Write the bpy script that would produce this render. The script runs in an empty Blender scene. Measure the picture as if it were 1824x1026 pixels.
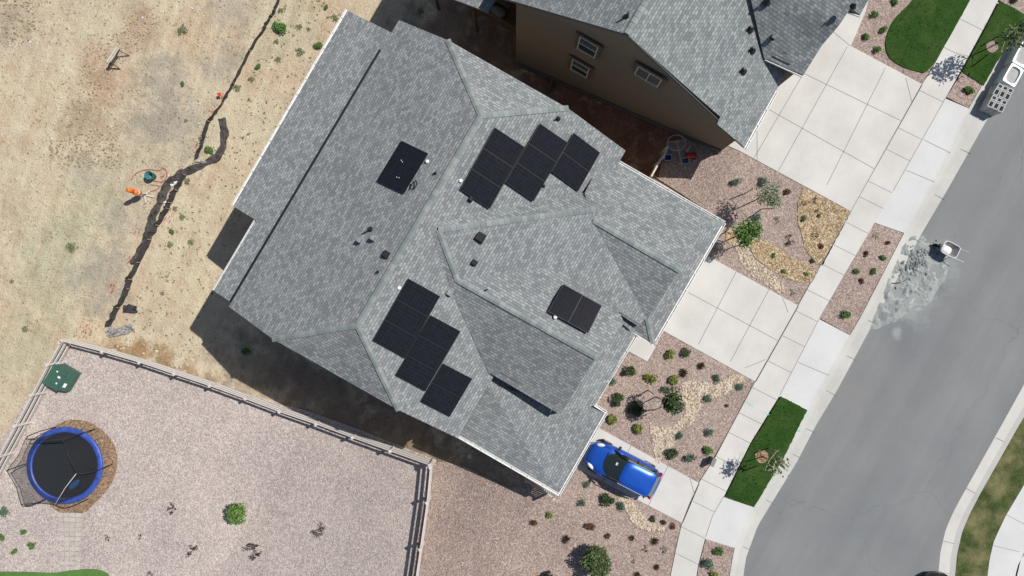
import bpy, bmesh, math, random
from mathutils import Vector, Matrix, noise as mnoise
random.seed(7)
SC = bpy.context.scene
COL = SC.collection
# ---------------------------------------------------------------- camera, sky, sun, exposure
CH = 37.0; FPX = 1216.0; TILT = math.atan(27/1216)
cam = bpy.data.objects.new('camera', bpy.data.cameras.new('camera')); COL.objects.link(cam)
cam.location = (0, 0, CH); cam.rotation_euler = (TILT, 0, 0)
cam.data.sensor_width = 36; cam.data.lens = 36*FPX/1824; cam.data.clip_end = 3000; cam.data.clip_start = .5
SC.camera = cam
SUN_EL = math.radians(55); SDX, SDY = -.9, -.436          # direction light travels over the ground
W = bpy.data.worlds.new("World"); SC.world = W; W.use_nodes = True
_n = W.node_tree.nodes; _n.clear()
_s = _n.new('ShaderNodeTexSky'); _s.sky_type = 'NISHITA'; _s.sun_disc = False
_s.sun_elevation = SUN_EL; _s.sun_rotation = math.atan2(.9, .436)
_b = _n.new('ShaderNodeBackground'); _b.inputs[1].default_value = .064
_o = _n.new('ShaderNodeOutputWorld')
W.node_tree.links.new(_s.outputs[0], _b.inputs[0]); W.node_tree.links.new(_b.outputs[0], _o.inputs[0])
sl = bpy.data.lights.new('sun', 'SUN'); sl.energy = 4.2; sl.angle = math.radians(.5); sl.color = (1, .96, .9)
sun = bpy.data.objects.new('sun', sl); COL.objects.link(sun)
sun.rotation_euler = Vector((SDX*math.cos(SUN_EL), SDY*math.cos(SUN_EL), -math.sin(SUN_EL))).to_track_quat('-Z', 'Y').to_euler()
sun.location = (0, 0, 60)
SC.view_settings.view_transform = 'Standard'; SC.view_settings.look = 'None'
SC.view_settings.exposure = 0.0; SC.view_settings.gamma = 1
# ---------------------------------------------------------------- placing helpers
CT, ST = math.cos(TILT), math.sin(TILT)
NX, NY = .863, -.505           # towards the street
UX, UY = -.505, -.863          # along the street
def ray(px, py):
    x = (px-912)/FPX; y = -(py-513)/FPX
    return (x, y*CT+ST, y*ST-CT)
def P(px, py, z):
    d = ray(px, py); t = (z-CH)/d[2]; return Vector((d[0]*t, d[1]*t, z))
def g(n):
    t = max(0, min(1, (6.5-n)/13.5)); t = t*.6+.4*t*t*(3-2*t); return -4.2*t
CUTS = [-7+.5*i for i in range(28)]
def gl(n):                      # the terrain profile as the sliced sheets follow it
    if n <= -7: return -4.2
    if n >= 6.5: return 0.0
    i = int((n+7)/.5); a = -7+.5*i; f = (n-a)/.5
    return g(a)*(1-f)+g(a+.5)*f
def gz(x, y): return gl(x*NX+y*NY)
def G(px, py, dz=0):
    z = 0
    for _ in range(25):
        p = P(px, py, z+dz); z = gz(p.x, p.y)
    return P(px, py, z+dz)
def WN(n, u, z=0): return Vector((n*NX+u*UX, n*NY+u*UY, z))
def mpp(py=0, z=0): return (CH-z)/FPX
# ---------------------------------------------------------------- object helpers
def tag(o, label=None, cat=None, group=None, kind=None):
    if label: o['label'] = label
    if cat: o['category'] = cat
    if group: o['group'] = group
    if kind: o['kind'] = kind
    return o
def mk(name, verts, faces, mats, parent=None, midx=None, uvs=None, smooth=False, loc=None):
    me = bpy.data.meshes.new(name); me.from_pydata([tuple(v) for v in verts], [], faces)
    if not isinstance(mats, (list, tuple)): mats = [mats]
    for m in mats: me.materials.append(m)
    if midx: me.polygons.foreach_set('material_index', midx)
    if uvs:
        uv = me.uv_layers.new(name='UVMap')
        for i, l in enumerate(me.loops): uv.data[i].uv = uvs[i]
    if smooth: me.polygons.foreach_set('use_smooth', [True]*len(me.polygons))
    me.update()
    o = bpy.data.objects.new(name, me); COL.objects.link(o)
    if parent: o.parent = parent
    if loc is not None: o.location = loc
    return o
def empty(name, loc=(0, 0, 0), rz=0):
    o = bpy.data.objects.new(name, None); COL.objects.link(o); o.location = loc; o.rotation_euler = (0, 0, rz)
    o.empty_display_size = .2
    return o
def copy_tree(o, parent=None):
    c = o.copy(); COL.objects.link(c)
    if parent: c.parent = parent
    for ch in list(o.children): copy_tree(ch, c)
    return c
class MB:
    """collects simple solids for one mesh"""
    def __init__(s): s.v = []; s.f = []; s.m = []
    def add(s, vs, fs, m=0):
        k = len(s.v); s.v += [Vector(v) for v in vs]; s.f += [tuple(i+k for i in f) for f in fs]; s.m += [m]*len(fs); return s
    def box(s, c, d, rz=0, m=0, ax=None, taper=1):
        hx, hy, hz = d[0]/2, d[1]/2, d[2]/2
        R = ax if ax is not None else Matrix.Rotation(rz, 3, 'Z')
        vs = []
        for z in (-1, 1):
            t = taper if z == 1 else 1
            for x, y in ((-1, -1), (1, -1), (1, 1), (-1, 1)): vs.append(Vector(c)+R@Vector((x*hx*t, y*hy*t, z*hz)))
        return s.add(vs, [(0, 3, 2, 1), (4, 5, 6, 7), (0, 1, 5, 4), (1, 2, 6, 5), (2, 3, 7, 6), (3, 0, 4, 7)], m)
    def bar(s, a, b, w, h, m=0):
        a, b = Vector(a), Vector(b); d = (b-a); L = d.length; d.normalize()
        up = Vector((0, 0, 1)) if abs(d.z) < .95 else Vector((1, 0, 0))
        y = up.cross(d).normalized(); z = d.cross(y)
        return s.box((a+b)/2, (L, w, h), ax=Matrix((d, y, z)).transposed(), m=m)
    def tube(s, pts, r, k=8, m=0, close=False, cap=True):
        pts = [Vector(p) for p in pts]; n = len(pts); rs = r if isinstance(r, (list, tuple)) else [r]*n
        b = len(s.v); prev = None
        for i, p in enumerate(pts):
            t = (pts[(i+1) % n]-pts[i-1]) if close else (pts[min(i+1, n-1)]-pts[max(i-1, 0)])
            t.normalize()
            if prev is None: y = (Vector((0, 0, 1)) if abs(t.z) < .9 else Vector((1, 0, 0))).cross(t).normalized()
            else: y = (prev-t*prev.dot(t)).normalized()
            prev = y; z = t.cross(y)
            for j in range(k):
                a = 2*math.pi*j/k; s.v.append(p+(y*math.cos(a)+z*math.sin(a))*rs[i])
        for i in range(n if close else n-1):
            i2 = (i+1) % n
            for j in range(k):
                j2 = (j+1) % k; s.f.append((b+i*k+j, b+i*k+j2, b+i2*k+j2, b+i2*k+j)); s.m.append(m)
        if cap and not close:
            s.f.append(tuple(b+j for j in range(k))[::-1]); s.f.append(tuple(b+(n-1)*k+j for j in range(k))); s.m += [m, m]
        return s
    def lathe(s, prof, c=(0, 0, 0), k=24, m=0, sx=1, sy=1):
        b = len(s.v); c = Vector(c)
        for r, z in prof:
            for j in range(k):
                a = 2*math.pi*j/k; s.v.append(c+Vector((r*sx*math.cos(a), r*sy*math.sin(a), z)))
        for i in range(len(prof)-1):
            for j in range(k):
                j2 = (j+1) % k; s.f.append((b+i*k+j, b+i*k+j2, b+(i+1)*k+j2, b+(i+1)*k+j)); s.m.append(m)
        return s
    def prism(s, poly, z0, z1, m=0):
        k = len(poly)
        z0 = z0 if isinstance(z0, (list, tuple)) else [z0]*k; z1 = z1 if isinstance(z1, (list, tuple)) else [z1]*k
        vs = [(p[0], p[1], z) for p, z in zip(poly, z0)]+[(p[0], p[1], z) for p, z in zip(poly, z1)]
        return s.add(vs, [tuple(range(k))[::-1], tuple(range(k, 2*k))]+[(i, (i+1) % k, k+(i+1) % k, k+i) for i in range(k)], m)
    def obj(s, name, mats, parent=None, smooth=False, loc=None):
        return mk(name, s.v, s.f, mats, parent, s.m, None, smooth, loc)
# ---------------------------------------------------------------- material helpers
def newmat(name):
    m = bpy.data.materials.new(name); m.use_nodes = True; nt = m.node_tree
    return m, nt, nt.nodes['Principled BSDF']
def nd(nt, t, **kw):
    n = nt.nodes.new('ShaderNode'+t)
    for k, v in kw.items():
        if k.startswith('i_'):
            key = k[2:]; n.inputs[int(key) if key.isdigit() else key.replace('_', ' ')].default_value = v
        else: setattr(n, k, v)
    return n
def ln(nt, a, b): nt.links.new(a, b)
def c4(c): return (c[0], c[1], c[2], 1)
def ramp(nt, fac, stops, interp='LINEAR'):
    r = nd(nt, 'ValToRGB'); r.color_ramp.interpolation = interp; e = r.color_ramp.elements
    while len(e) < len(stops): e.new(.5)
    for i, (p, c) in enumerate(stops): e[i].position = p; e[i].color = c4(c)
    if fac is not None: ln(nt, fac, r.inputs[0])
    return r.outputs[0]
def mixc(nt, fac, a, b, bt='MIX'):
    m = nd(nt, 'Mix', data_type='RGBA', blend_type=bt)
    for s, v in ((m.inputs[0], fac), (m.inputs[6], a), (m.inputs[7], b)):
        if isinstance(v, bpy.types.NodeSocket): ln(nt, v, s)
        elif isinstance(v, (int, float)): s.default_value = v
        else: s.default_value = c4(v)
    return m.outputs[2]
def mth(nt, op, a, b=None, c=None, clamp=False):
    m = nd(nt, 'Math', operation=op, use_clamp=clamp)
    for i, v in enumerate((a, b, c)):
        if v is None: continue
        if isinstance(v, bpy.types.NodeSocket): ln(nt, v, m.inputs[i])
        else: m.inputs[i].default_value = v
    return m.outputs[0]
def pos(nt): return nd(nt, 'NewGeometry').outputs['Position']
def noise(nt, vec, scale, detail=4, rough=.6, dist=0):
    n = nd(nt, 'TexNoise'); n.inputs['Scale'].default_value = scale; n.inputs['Detail'].default_value = detail
    n.inputs['Roughness'].default_value = rough; n.inputs['Distortion'].default_value = dist
    if vec is not None: ln(nt, vec, n.inputs['Vector'])
    return n.outputs[0]
def bump(nt, b, h, strength=.4, dist=.03):
    n = nd(nt, 'Bump'); n.inputs['Strength'].default_value = strength; n.inputs['Distance'].default_value = dist
    ln(nt, h, n.inputs['Height']); ln(nt, n.outputs[0], b.inputs['Normal'])
def simple(name, col, rough=.7, metal=0, var=.12, scale=6, coat=0, spec=.5):
    m, nt, b = newmat(name)
    f = noise(nt, nd(nt, 'TexCoord').outputs['Object'], scale, 4)
    c = ramp(nt, f, [(.3, [x*(1-var) for x in col]), (.7, [min(1, x*(1+var)) for x in col])])
    ln(nt, c, b.inputs['Base Color']); b.inputs['Roughness'].default_value = rough; b.inputs['Metallic'].default_value = metal
    b.inputs['Coat Weight'].default_value = coat; b.inputs['Specular IOR Level'].default_value = spec
    return m
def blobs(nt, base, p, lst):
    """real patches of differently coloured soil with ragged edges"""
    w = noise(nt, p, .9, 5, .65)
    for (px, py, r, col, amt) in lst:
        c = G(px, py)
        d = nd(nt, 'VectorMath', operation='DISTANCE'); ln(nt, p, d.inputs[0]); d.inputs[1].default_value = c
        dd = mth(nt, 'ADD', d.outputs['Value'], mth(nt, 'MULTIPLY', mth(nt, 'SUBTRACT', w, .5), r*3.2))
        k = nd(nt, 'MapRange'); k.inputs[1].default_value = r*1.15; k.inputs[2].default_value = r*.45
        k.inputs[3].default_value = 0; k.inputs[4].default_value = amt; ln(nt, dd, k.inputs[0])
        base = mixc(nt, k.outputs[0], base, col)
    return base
# soil
def soil_mat():
    m, nt, b = newmat('bare_soil'); p = pos(nt)
    big = noise(nt, p, .16, 5, .6); mid = noise(nt, p, 1.1, 6, .7); fine = noise(nt, p, 9, 6, .75)
    c = ramp(nt, big, [(.36, (.54, .46, .335)), (.5, (.61, .515, .37)), (.64, (.57, .45, .31))])
    L = []
    br = (.43, .32, .21); gr = (.36, .33, .275); gn = (.47, .45, .31); wh = (.64, .56, .40)
    for x, y, r, cc, a in [(40, 60, 2.0, gr, .4), (190, 140, 1.6, (.44, .30, .20), .75), (160, 95, 1.0, (.44, .30, .20), .55), (250, 50, 1.6, (.44, .31, .21), .65), (150, 215, 1.8, br, .6), (25, 40, 1.2, (.42, .36, .26), .7), (175, 30, 1.8, wh, .6), (90, 90, 2.4, (.60, .50, .37), .5), (590, 60, 1.3, (.56, .40, .28), .6), (525, 140, 2.2, (.58, .45, .32), .6), (430, 300, 2.4, (.62, .50, .35), .5), (330, 500, 2.5, (.62, .51, .35), .6), (20, 300, 2.5, (.60, .54, .40), .5), (300, 140, 1.9, gr, .55), (275, 210, 1.8, gr, .6),
                           (420, 20, 1.8, gr, .5), (400, 110, 1.4, gr, .5), (330, 230, 2.2, gr, .55), (120, 430, 2.6, gn, .65), (90, 520, 2.5, gn, .6), (160, 350, 2.6, gn, .6), (215, 400, 1.5, gr, .4),
                           (180, 500, 2, gr, .6), (40, 620, 2.2, gn, .55), (150, 300, 1.3, gr, .45), (310, 480, 1.6, wh, .6), (320, 390, 2, wh, .5), (420, 220, 2.4, wh, .6), (520, 40, 2, gn, .35), (470, 90, 1.4, gn, .4),
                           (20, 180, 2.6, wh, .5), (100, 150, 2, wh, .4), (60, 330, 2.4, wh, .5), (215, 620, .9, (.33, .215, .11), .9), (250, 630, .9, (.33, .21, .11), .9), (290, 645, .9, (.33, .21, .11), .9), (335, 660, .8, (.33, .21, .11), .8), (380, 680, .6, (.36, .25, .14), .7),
                           (225, 605, .5, wh, .9), (740, 795, 1.2, (.40, .28, .16), .7), (800, 810, 1.0, (.40, .34, .2), .7),
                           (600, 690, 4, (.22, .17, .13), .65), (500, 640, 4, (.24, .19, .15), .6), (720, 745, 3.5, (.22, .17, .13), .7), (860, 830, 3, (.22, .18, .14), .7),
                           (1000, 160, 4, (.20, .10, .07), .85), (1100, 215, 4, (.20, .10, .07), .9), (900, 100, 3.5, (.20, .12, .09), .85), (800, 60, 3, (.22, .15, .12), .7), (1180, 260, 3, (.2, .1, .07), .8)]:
        L.append((x, y, r, cc, a))
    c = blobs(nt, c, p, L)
    c = mixc(nt, .5, c, ramp(nt, mid, [(.3, (.34, .34, .34)), (.7, (.66, .66, .66))]), 'OVERLAY')
    c = mixc(nt, .55, c, ramp(nt, fine, [(.28, (.28, .28, .28)), (.72, (.72, .72, .72))]), 'OVERLAY')
    mp = nd(nt, 'Mapping'); mp.vector_type = 'TEXTURE'; mp.inputs['Rotation'].default_value = (0, 0, math.radians(72)); mp.inputs['Scale'].default_value = (9, .55, 1); ln(nt, p, mp.inputs[0])
    c = mixc(nt, .33, c, ramp(nt, noise(nt, mp.outputs[0], 1, 4, .6), [(.35, (.37, .36, .35)), (.65, (.62, .62, .62))]), 'OVERLAY')
    mp2 = nd(nt, 'Mapping'); mp2.vector_type = 'TEXTURE'; mp2.inputs['Rotation'].default_value = (0, 0, math.radians(-38)); mp2.inputs['Scale'].default_value = (5, .22, 1); ln(nt, p, mp2.inputs[0])
    tk = mth(nt, 'MULTIPLY', mth(nt, 'SUBTRACT', noise(nt, p, .12, 2), .5, clamp=True), 5, clamp=True)
    c = mixc(nt, mth(nt, 'MULTIPLY', tk, .6), c, ramp(nt, noise(nt, mp2.outputs[0], 1, 5, .7), [(.35, (.34, .32, .31)), (.65, (.62, .62, .62))]), 'OVERLAY')
    # small dark clods and dry weed crowns
    v = nd(nt, 'TexVoronoi'); v.inputs['Scale'].default_value = 2.6; ln(nt, p, v.inputs['Vector'])
    dens = noise(nt, p, .35, 3)
    th = mth(nt, 'MULTIPLY', mth(nt, 'SUBTRACT', dens, .38, clamp=True), .75)
    dd = mth(nt, 'ADD', v.outputs['Distance'], mth(nt, 'MULTIPLY', fine, .12))
    k = nd(nt, 'MapRange'); ln(nt, dd, k.inputs[0]); ln(nt, mth(nt, 'ADD', th, .09), k.inputs[1]); ln(nt, th, k.inputs[2]); k.inputs[3].default_value = 0; k.inputs[4].default_value = .6
    c = mixc(nt, k.outputs[0], c, (.20, .17, .11))
    ln(nt, c, b.inputs['Base Color']); b.inputs['Roughness'].default_value = 1; b.inputs['Specular IOR Level'].default_value = .1
    h = mth(nt, 'ADD', mth(nt, 'MULTIPLY', mid, 1.0), mth(nt, 'MULTIPLY', fine, .35))
    bump(nt, b, h, .9, .22)
    return m
def gravel_mat(name, cols, scale=17, tint=None, var=.5):
    m, nt, b = newmat(name); p = pos(nt)
    v = nd(nt, 'TexVoronoi'); v.inputs['Scale'].default_value = scale; ln(nt, p, v.inputs['Vector'])
    s = nd(nt, 'SeparateColor'); ln(nt, v.outputs['Color'], s.inputs[0])
    n = len(cols)
    c = ramp(nt, s.outputs[0], [(i/n, cc) for i, cc in enumerate(cols)], 'CONSTANT')
    v2 = nd(nt, 'TexVoronoi'); v2.inputs['Scale'].default_value = scale*.55; ln(nt, p, v2.inputs['Vector'])
    s2 = nd(nt, 'SeparateColor'); ln(nt, v2.outputs['Color'], s2.inputs[0])
    c = mixc(nt, var, c, ramp(nt, s2.outputs[1], [(0, (.25, .25, .25)), (1, (.75, .75, .75))]), 'OVERLAY')
    big = noise(nt, p, .25, 4)
    c = mixc(nt, .4, c, ramp(nt, big, [(.3, (.36, .36, .38)), (.7, (.64, .62, .6))]), 'OVERLAY')
    if tint: c = tint(nt, c, p)
    ln(nt, c, b.inputs['Base Color']); b.inputs['Roughness'].default_value = .95; b.inputs['Specular IOR Level'].default_value = .15
    bump(nt, b, mth(nt, 'SUBTRACT', 1, v.outputs['Distance']), .8, .035)
    return m
def concrete_mat(name, col, stain=.25, bl=None):
    m, nt, b = newmat(name); p = pos(nt)
    f = noise(nt, p, .5, 6, .6); f2 = noise(nt, p, 14, 5, .7)
    c = ramp(nt, f, [(.3, [x*(1-stain*.5) for x in col]), (.7, [x*(1+stain*.2) for x in col])])
    c = mixc(nt, .22, c, ramp(nt, f2, [(.3, (.35, .35, .35)), (.7, (.65, .65, .65))]), 'OVERLAY')
    st = noise(nt, p, 2.2, 6, .75, .6)
    c = mixc(nt, mth(nt, 'MULTIPLY', mth(nt, 'SUBTRACT', st, .6, clamp=True), 1.6, clamp=True), c, [x*.72 for x in col])
    if bl: c = blobs(nt, c, p, bl)
    ln(nt, c, b.inputs['Base Color']); b.inputs['Roughness'].default_value = .85; b.inputs['Specular IOR Level'].default_value = .3
    bump(nt, b, f2, .15, .01); return m
def asphalt_mat():
    m, nt, b = newmat('asphalt'); p = pos(nt)
    f = noise(nt, p, .22, 5, .55); f2 = noise(nt, p, 30, 4, .8)
    mp = nd(nt, 'Mapping'); mp.vector_type = 'TEXTURE'; mp.inputs['Rotation'].default_value = (0, 0, math.atan2(UY, UX)); mp.inputs['Scale'].default_value = (16, 1.1, 1); ln(nt, p, mp.inputs[0])
    st = noise(nt, mp.outputs[0], 1.0, 5, .6)
    c = ramp(nt, f, [(.3, (.195, .205, .21)), (.7, (.235, .243, .245))])
    c = mixc(nt, .45, c, ramp(nt, st, [(.3, (.42, .42, .42)), (.7, (.58, .58, .58))]), 'OVERLAY')
    c = mixc(nt, .5, c, ramp(nt, f2, [(.3, (.36, .36, .36)), (.7, (.64, .64, .64))]), 'OVERLAY')
    ds = noise(nt, p, 1.6, 5, .7)
    c = mixc(nt, mth(nt, 'MULTIPLY', mth(nt, 'SUBTRACT', ds, .66, clamp=True), 2.5, clamp=True), c, (.11, .115, .12))
    vv = nd(nt, 'TexVoronoi', feature='DISTANCE_TO_EDGE'); vv.inputs['Scale'].default_value = .11; dv = nd(nt, 'VectorMath', operation='ADD'); ln(nt, p, dv.inputs[0])
    nz = nd(nt, 'TexNoise'); nz.inputs['Scale'].default_value = .8; nz.inputs['Detail'].default_value = 5; ln(nt, p, nz.inputs['Vector']); sc_ = nd(nt, 'VectorMath', operation='SCALE'); ln(nt, nz.outputs['Color'], sc_.inputs[0]); sc_.inputs['Scale'].default_value = 1.6; ln(nt, sc_.outputs[0], dv.inputs[1]); ln(nt, dv.outputs[0], vv.inputs['Vector'])
    ck = nd(nt, 'MapRange'); ln(nt, vv.outputs['Distance'], ck.inputs[0]); ck.inputs[1].default_value = .0035; ck.inputs[2].default_value = .001; ck.inputs[3].default_value = 0; ck.inputs[4].default_value = .35
    c = mixc(nt, ck.outputs[0], c, (.13, .135, .14))
    sp_ = nd(nt, 'TexVoronoi'); sp_.inputs['Scale'].default_value = .9; ln(nt, p, sp_.inputs['Vector']); so_ = nd(nt, 'SeparateColor'); ln(nt, sp_.outputs['Color'], so_.inputs[0])
    k2 = mth(nt, 'MULTIPLY', mth(nt, 'LESS_THAN', sp_.outputs['Distance'], .055), mth(nt, 'GREATER_THAN', so_.outputs[0], .72)); c = mixc(nt, mth(nt, 'MULTIPLY', k2, .5), c, (.12, .12, .125))
    k3 = mth(nt, 'MULTIPLY', mth(nt, 'LESS_THAN', sp_.outputs['Distance'], .03), mth(nt, 'LESS_THAN', so_.outputs[0], .2)); c = mixc(nt, mth(nt, 'MULTIPLY', k3, .7), c, (.5, .5, .49))
    gp = (.37, .395, .385)
    c = blobs(nt, c, p, [(1600, 520, 1.5, gp, .45), (1650, 470, 1.5, gp, .4), (1598, 592, .35, (.4, .42, .42), .5), (1640, 550, 1.1, gp, .3), (1500, 700, 1.6, (.25, .235, .235), .5)])
    ln(nt, c, b.inputs['Base Color']); b.inputs['Roughness'].default_value = .9; b.inputs['Specular IOR Level'].default_value = .25
    bump(nt, b, f2, .3, .01); return m
def grass_mat(name, a, d, dry=None, dryamt=.0):
    m, nt, b = newmat(name); p = pos(nt)
    f = noise(nt, p, 16, 5, .8); f1 = noise(nt, p, 1.2, 5, .6)
    c = ramp(nt, f, [(.3, a), (.72, d)])
    c = mixc(nt, .45, c, ramp(nt, f1, [(.3, (.34, .34, .34)), (.7, (.66, .66, .66))]), 'OVERLAY')
    if dry:
        k = noise(nt, p, .9, 5, .7)
        c = mixc(nt, mth(nt, 'MULTIPLY', mth(nt, 'SUBTRACT', k, .5-.12*dryamt, clamp=True), 4*dryamt, clamp=True), c, dry)
    ln(nt, c, b.inputs['Base Color']); b.inputs['Roughness'].default_value = .9; b.inputs['Specular IOR Level'].default_value = .1
    bump(nt, b, f, 1, .06); return m
def shingle_mat(name, dark, light):
    m, nt, b = newmat(name); uv = nd(nt, 'UVMap').outputs[0]; p = pos(nt)
    br = nd(nt, 'TexBrick'); ln(nt, uv, br.inputs['Vector'])
    br.offset = .37; br.squash = 1; br.inputs['Scale'].default_value = 1
    br.inputs['Brick Width'].default_value = .23; br.inputs['Row Height'].default_value = .14
    br.inputs['Mortar Size'].default_value = .012; br.inputs['Mortar Smooth'].default_value = .3; br.inputs['Bias'].default_value = 0
    br.inputs['Color1'].default_value = c4(dark); br.inputs['Color2'].default_value = c4(light); br.inputs['Mortar'].default_value = c4([x*.62 for x in dark])  # darker mortar tone paints the thin drop shadow around each shingle
    big = noise(nt, p, .35, 4); fn = noise(nt, p, 25, 3, .8)
    c = mixc(nt, .35, br.outputs[0], ramp(nt, big, [(.3, (.42, .42, .42)), (.7, (.58, .58, .58))]), 'OVERLAY')
    c = mixc(nt, .4, c, ramp(nt, fn, [(.3, (.34, .34, .34)), (.7, (.66, .66, .66))]), 'OVERLAY')
    ln(nt, c, b.inputs['Base Color']); b.inputs['Roughness'].default_value = .95; b.inputs['Specular IOR Level'].default_value = .2
    bump(nt, b, br.outputs[1], .5, -.012); return m
def island_mat(name, stops, rough=.8, spec=.2, transl=0):
    m, nt, b = newmat(name)
    r = nd(nt, 'NewGeometry').outputs['Random Per Island']
    ln(nt, ramp(nt, r, stops), b.inputs['Base Color']); b.inputs['Roughness'].default_value = rough; b.inputs['Specular IOR Level'].default_value = spec
    return m
M = {}
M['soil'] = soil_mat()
M['gravel'] = gravel_mat('pink_brown_gravel', [(.28, .21, .18), (.43, .335, .285), (.33, .265, .235), (.52, .43, .375), (.36, .285, .255), (.30, .23, .20), (.45, .345, .295)], 21, var=.35)
M['gravel_pale'] = gravel_mat('pale_pink_gravel', [(.40, .34, .31), (.53, .465, .43), (.455, .395, .37), (.64, .57, .53), (.49, .425, .40), (.425, .36, .325), (.56, .485, .44)], 19, var=.35)
M['mulch'] = gravel_mat('wood_chip_mulch', [(.42, .315, .185), (.32, .215, .12), (.52, .42, .28), (.38, .275, .155), (.60, .52, .38), (.26, .17, .10)], 19, var=.55)
M['bark'] = gravel_mat('brown_bark_mulch', [(.26, .17, .11), (.34, .23, .15), (.22, .14, .09), (.40, .29, .20), (.30, .20, .125)], 16, var=.5)
M['concrete'] = concrete_mat('pale_concrete', (.625, .61, .575))
M['concrete_new'] = concrete_mat('white_concrete', (.625, .63, .62), .18)
M['kerb'] = concrete_mat('kerb_concrete', (.55, .545, .51), .3, [(1590, 560, .7, (.38, .41, .4), .7), (1570, 600, .5, (.36, .39, .38), .6)])
M['joint'] = simple('joint_grey', (.25, .245, .235), .9)
M['asphalt'] = asphalt_mat()
M['lawn'] = grass_mat('lawn_grass', (.014, .044, .008), (.050, .122, .022), (.13, .16, .05), .32)
M['lawn_dry'] = grass_mat('patchy_grass', (.03, .055, .015), (.09, .12, .04), (.24, .22, .11), .9)
M['lawn_bright'] = grass_mat('bright_grass', (.07, .17, .04), (.16, .30, .08))
M['shingle'] = shingle_mat('grey_shingles', (.200, .213, .220), (.345, .362, .364))
M['shingle2'] = shingle_mat('grey_blue_shingles', (.182, .202, .208), (.325, .348, .350))
M['cap'] = island_mat('ridge_cap_shingles', [(0, (.20, .23, .225)), (.5, (.245, .275, .268)), (1, (.30, .33, .32))], .95)
M['trim'] = simple('white_trim', (.78, .78, .76), .5)
M['fascia'] = simple('grey_edge', (.10, .105, .11), .7)
M['stucco'] = simple('tan_stucco', (.215, .175, .13), .95, var=.08, scale=20)
M['stucco2'] = simple('grey_beige_stucco', (.40, .35, .28), .95, var=.08, scale=20)
M['browntrim'] = simple('brown_trim', (.14, .10, .07), .7)
M['darkmetal'] = simple('dark_metal', (.035, .035, .04), .45, .5)
M['galv'] = simple('galvanised_metal', (.45, .46, .47), .4, .6)
M['whiteplastic'] = simple('white_plastic', (.8, .8, .8), .4)
M['wood'] = simple('raw_wood', (.42, .32, .2), .85, var=.25)
M['darkwood'] = simple('brown_wood', (.13, .085, .055), .8, var=.2)
M['greywood'] = simple('weathered_wood', (.60, .56, .50), .85, var=.15)
M['vinyl'] = simple('off_white_rail_paint', (.62, .575, .53), .7, var=.08)
M['bark_tree'] = simple('tree_bark', (.16, .11, .075), .9, var=.3, scale=15)
M['fabric'] = simple('black_silt_fabric', (.045, .042, .045), .85, var=.4, scale=3)
M['cement'] = concrete_mat('wet_cement_spill', (.33, .36, .35), .9)
M['rock'] = island_mat('buff_rock', [(0, (.34, .26, .18)), (.5, (.55, .46, .35)), (1, (.68, .60, .49))])
M['clod'] = island_mat('soil_clods', [(0, (.26, .20, .13)), (.5, (.38, .31, .21)), (1, (.50, .43, .32))])
def cement_mat():
    m, nt, b = newmat('wet_cement'); p = pos(nt)
    f = noise(nt, p, 1.7, 7, .72, 1.4); f2 = noise(nt, p, 9, 5, .7)
    c = ramp(nt, f, [(.32, (.17, .19, .185)), (.44, (.26, .285, .275)), (.56, (.34, .365, .35)), (.7, (.46, .48, .46))])
    c = mixc(nt, .4, c, ramp(nt, f2, [(.3, (.33, .33, .33)), (.7, (.67, .67, .67))]), 'OVERLAY')
    ln(nt, c, b.inputs['Base Color']); b.inputs['Roughness'].default_value = .75; bump(nt, b, f2, .5, .03); return m
M['cement'] = cement_mat()
def stone_mat():
    m, nt, b = newmat('stacked_stone'); p = nd(nt, 'TexCoord').outputs['Object']
    mp = nd(nt, 'Mapping'); mp.inputs['Scale'].default_value = (2.2, 2.2, 9); ln(nt, p, mp.inputs[0])
    v = nd(nt, 'TexVoronoi'); ln(nt, mp.outputs[0], v.inputs['Vector']); v.inputs['Scale'].default_value = 1
    s = nd(nt, 'SeparateColor'); ln(nt, v.outputs['Color'], s.inputs[0])
    ln(nt, ramp(nt, s.outputs[0], [(0, (.07, .05, .045)), (.4, (.22, .15, .12)), (.7, (.12, .09, .085)), (1, (.33, .25, .2))]), b.inputs['Base Color'])
    b.inputs['Roughness'].default_value = .9; bump(nt, b, v.outputs['Distance'], .8, -.05); return m
M['stone'] = stone_mat()
def glass_mat(name, col, rough=.08):
    m, nt, b = newmat(name); b.inputs['Base Color'].default_value = c4(col); b.inputs['Roughness'].default_value = rough
    b.inputs['Specular IOR Level'].default_value = .8; b.inputs['Coat Weight'].default_value = .5; b.inputs['Coat Roughness'].default_value = .03
    return m
M['glass'] = glass_mat('dark_glass', (.02, .034, .031)); M['glassg'] = glass_mat('green_grey_glass', (.09, .12, .11), .25)
def pv_mat():
    m, nt, b = newmat('solar_cells'); uv = nd(nt, 'UVMap').outputs[0]
    br = nd(nt, 'TexBrick'); ln(nt, uv, br.inputs['Vector']); br.offset = 0; br.inputs['Scale'].default_value = 1
    br.inputs['Brick Width'].default_value = 1; br.inputs['Row Height'].default_value = 1; br.inputs['Mortar Size'].default_value = .035; br.inputs['Mortar Smooth'].default_value = .2
    br.inputs['Color1'].default_value = (.009, .010, .014, 1); br.inputs['Color2'].default_value = (.014, .0145, .020, 1); br.inputs['Mortar'].default_value = (.026, .027, .033, 1)
    w = nd(nt, 'TexWave', wave_type='BANDS'); w.inputs['Scale'].default_value = 1.6; ln(nt, uv, w.inputs['Vector'])
    c = mixc(nt, mth(nt, 'MULTIPLY', w.outputs[1], .25), br.outputs[0], (.024, .025, .031))
    ln(nt, c, b.inputs['Base Color']); b.inputs['Roughness'].default_value = .13; b.inputs['Specular IOR Level'].default_value = .3; return m
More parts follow.
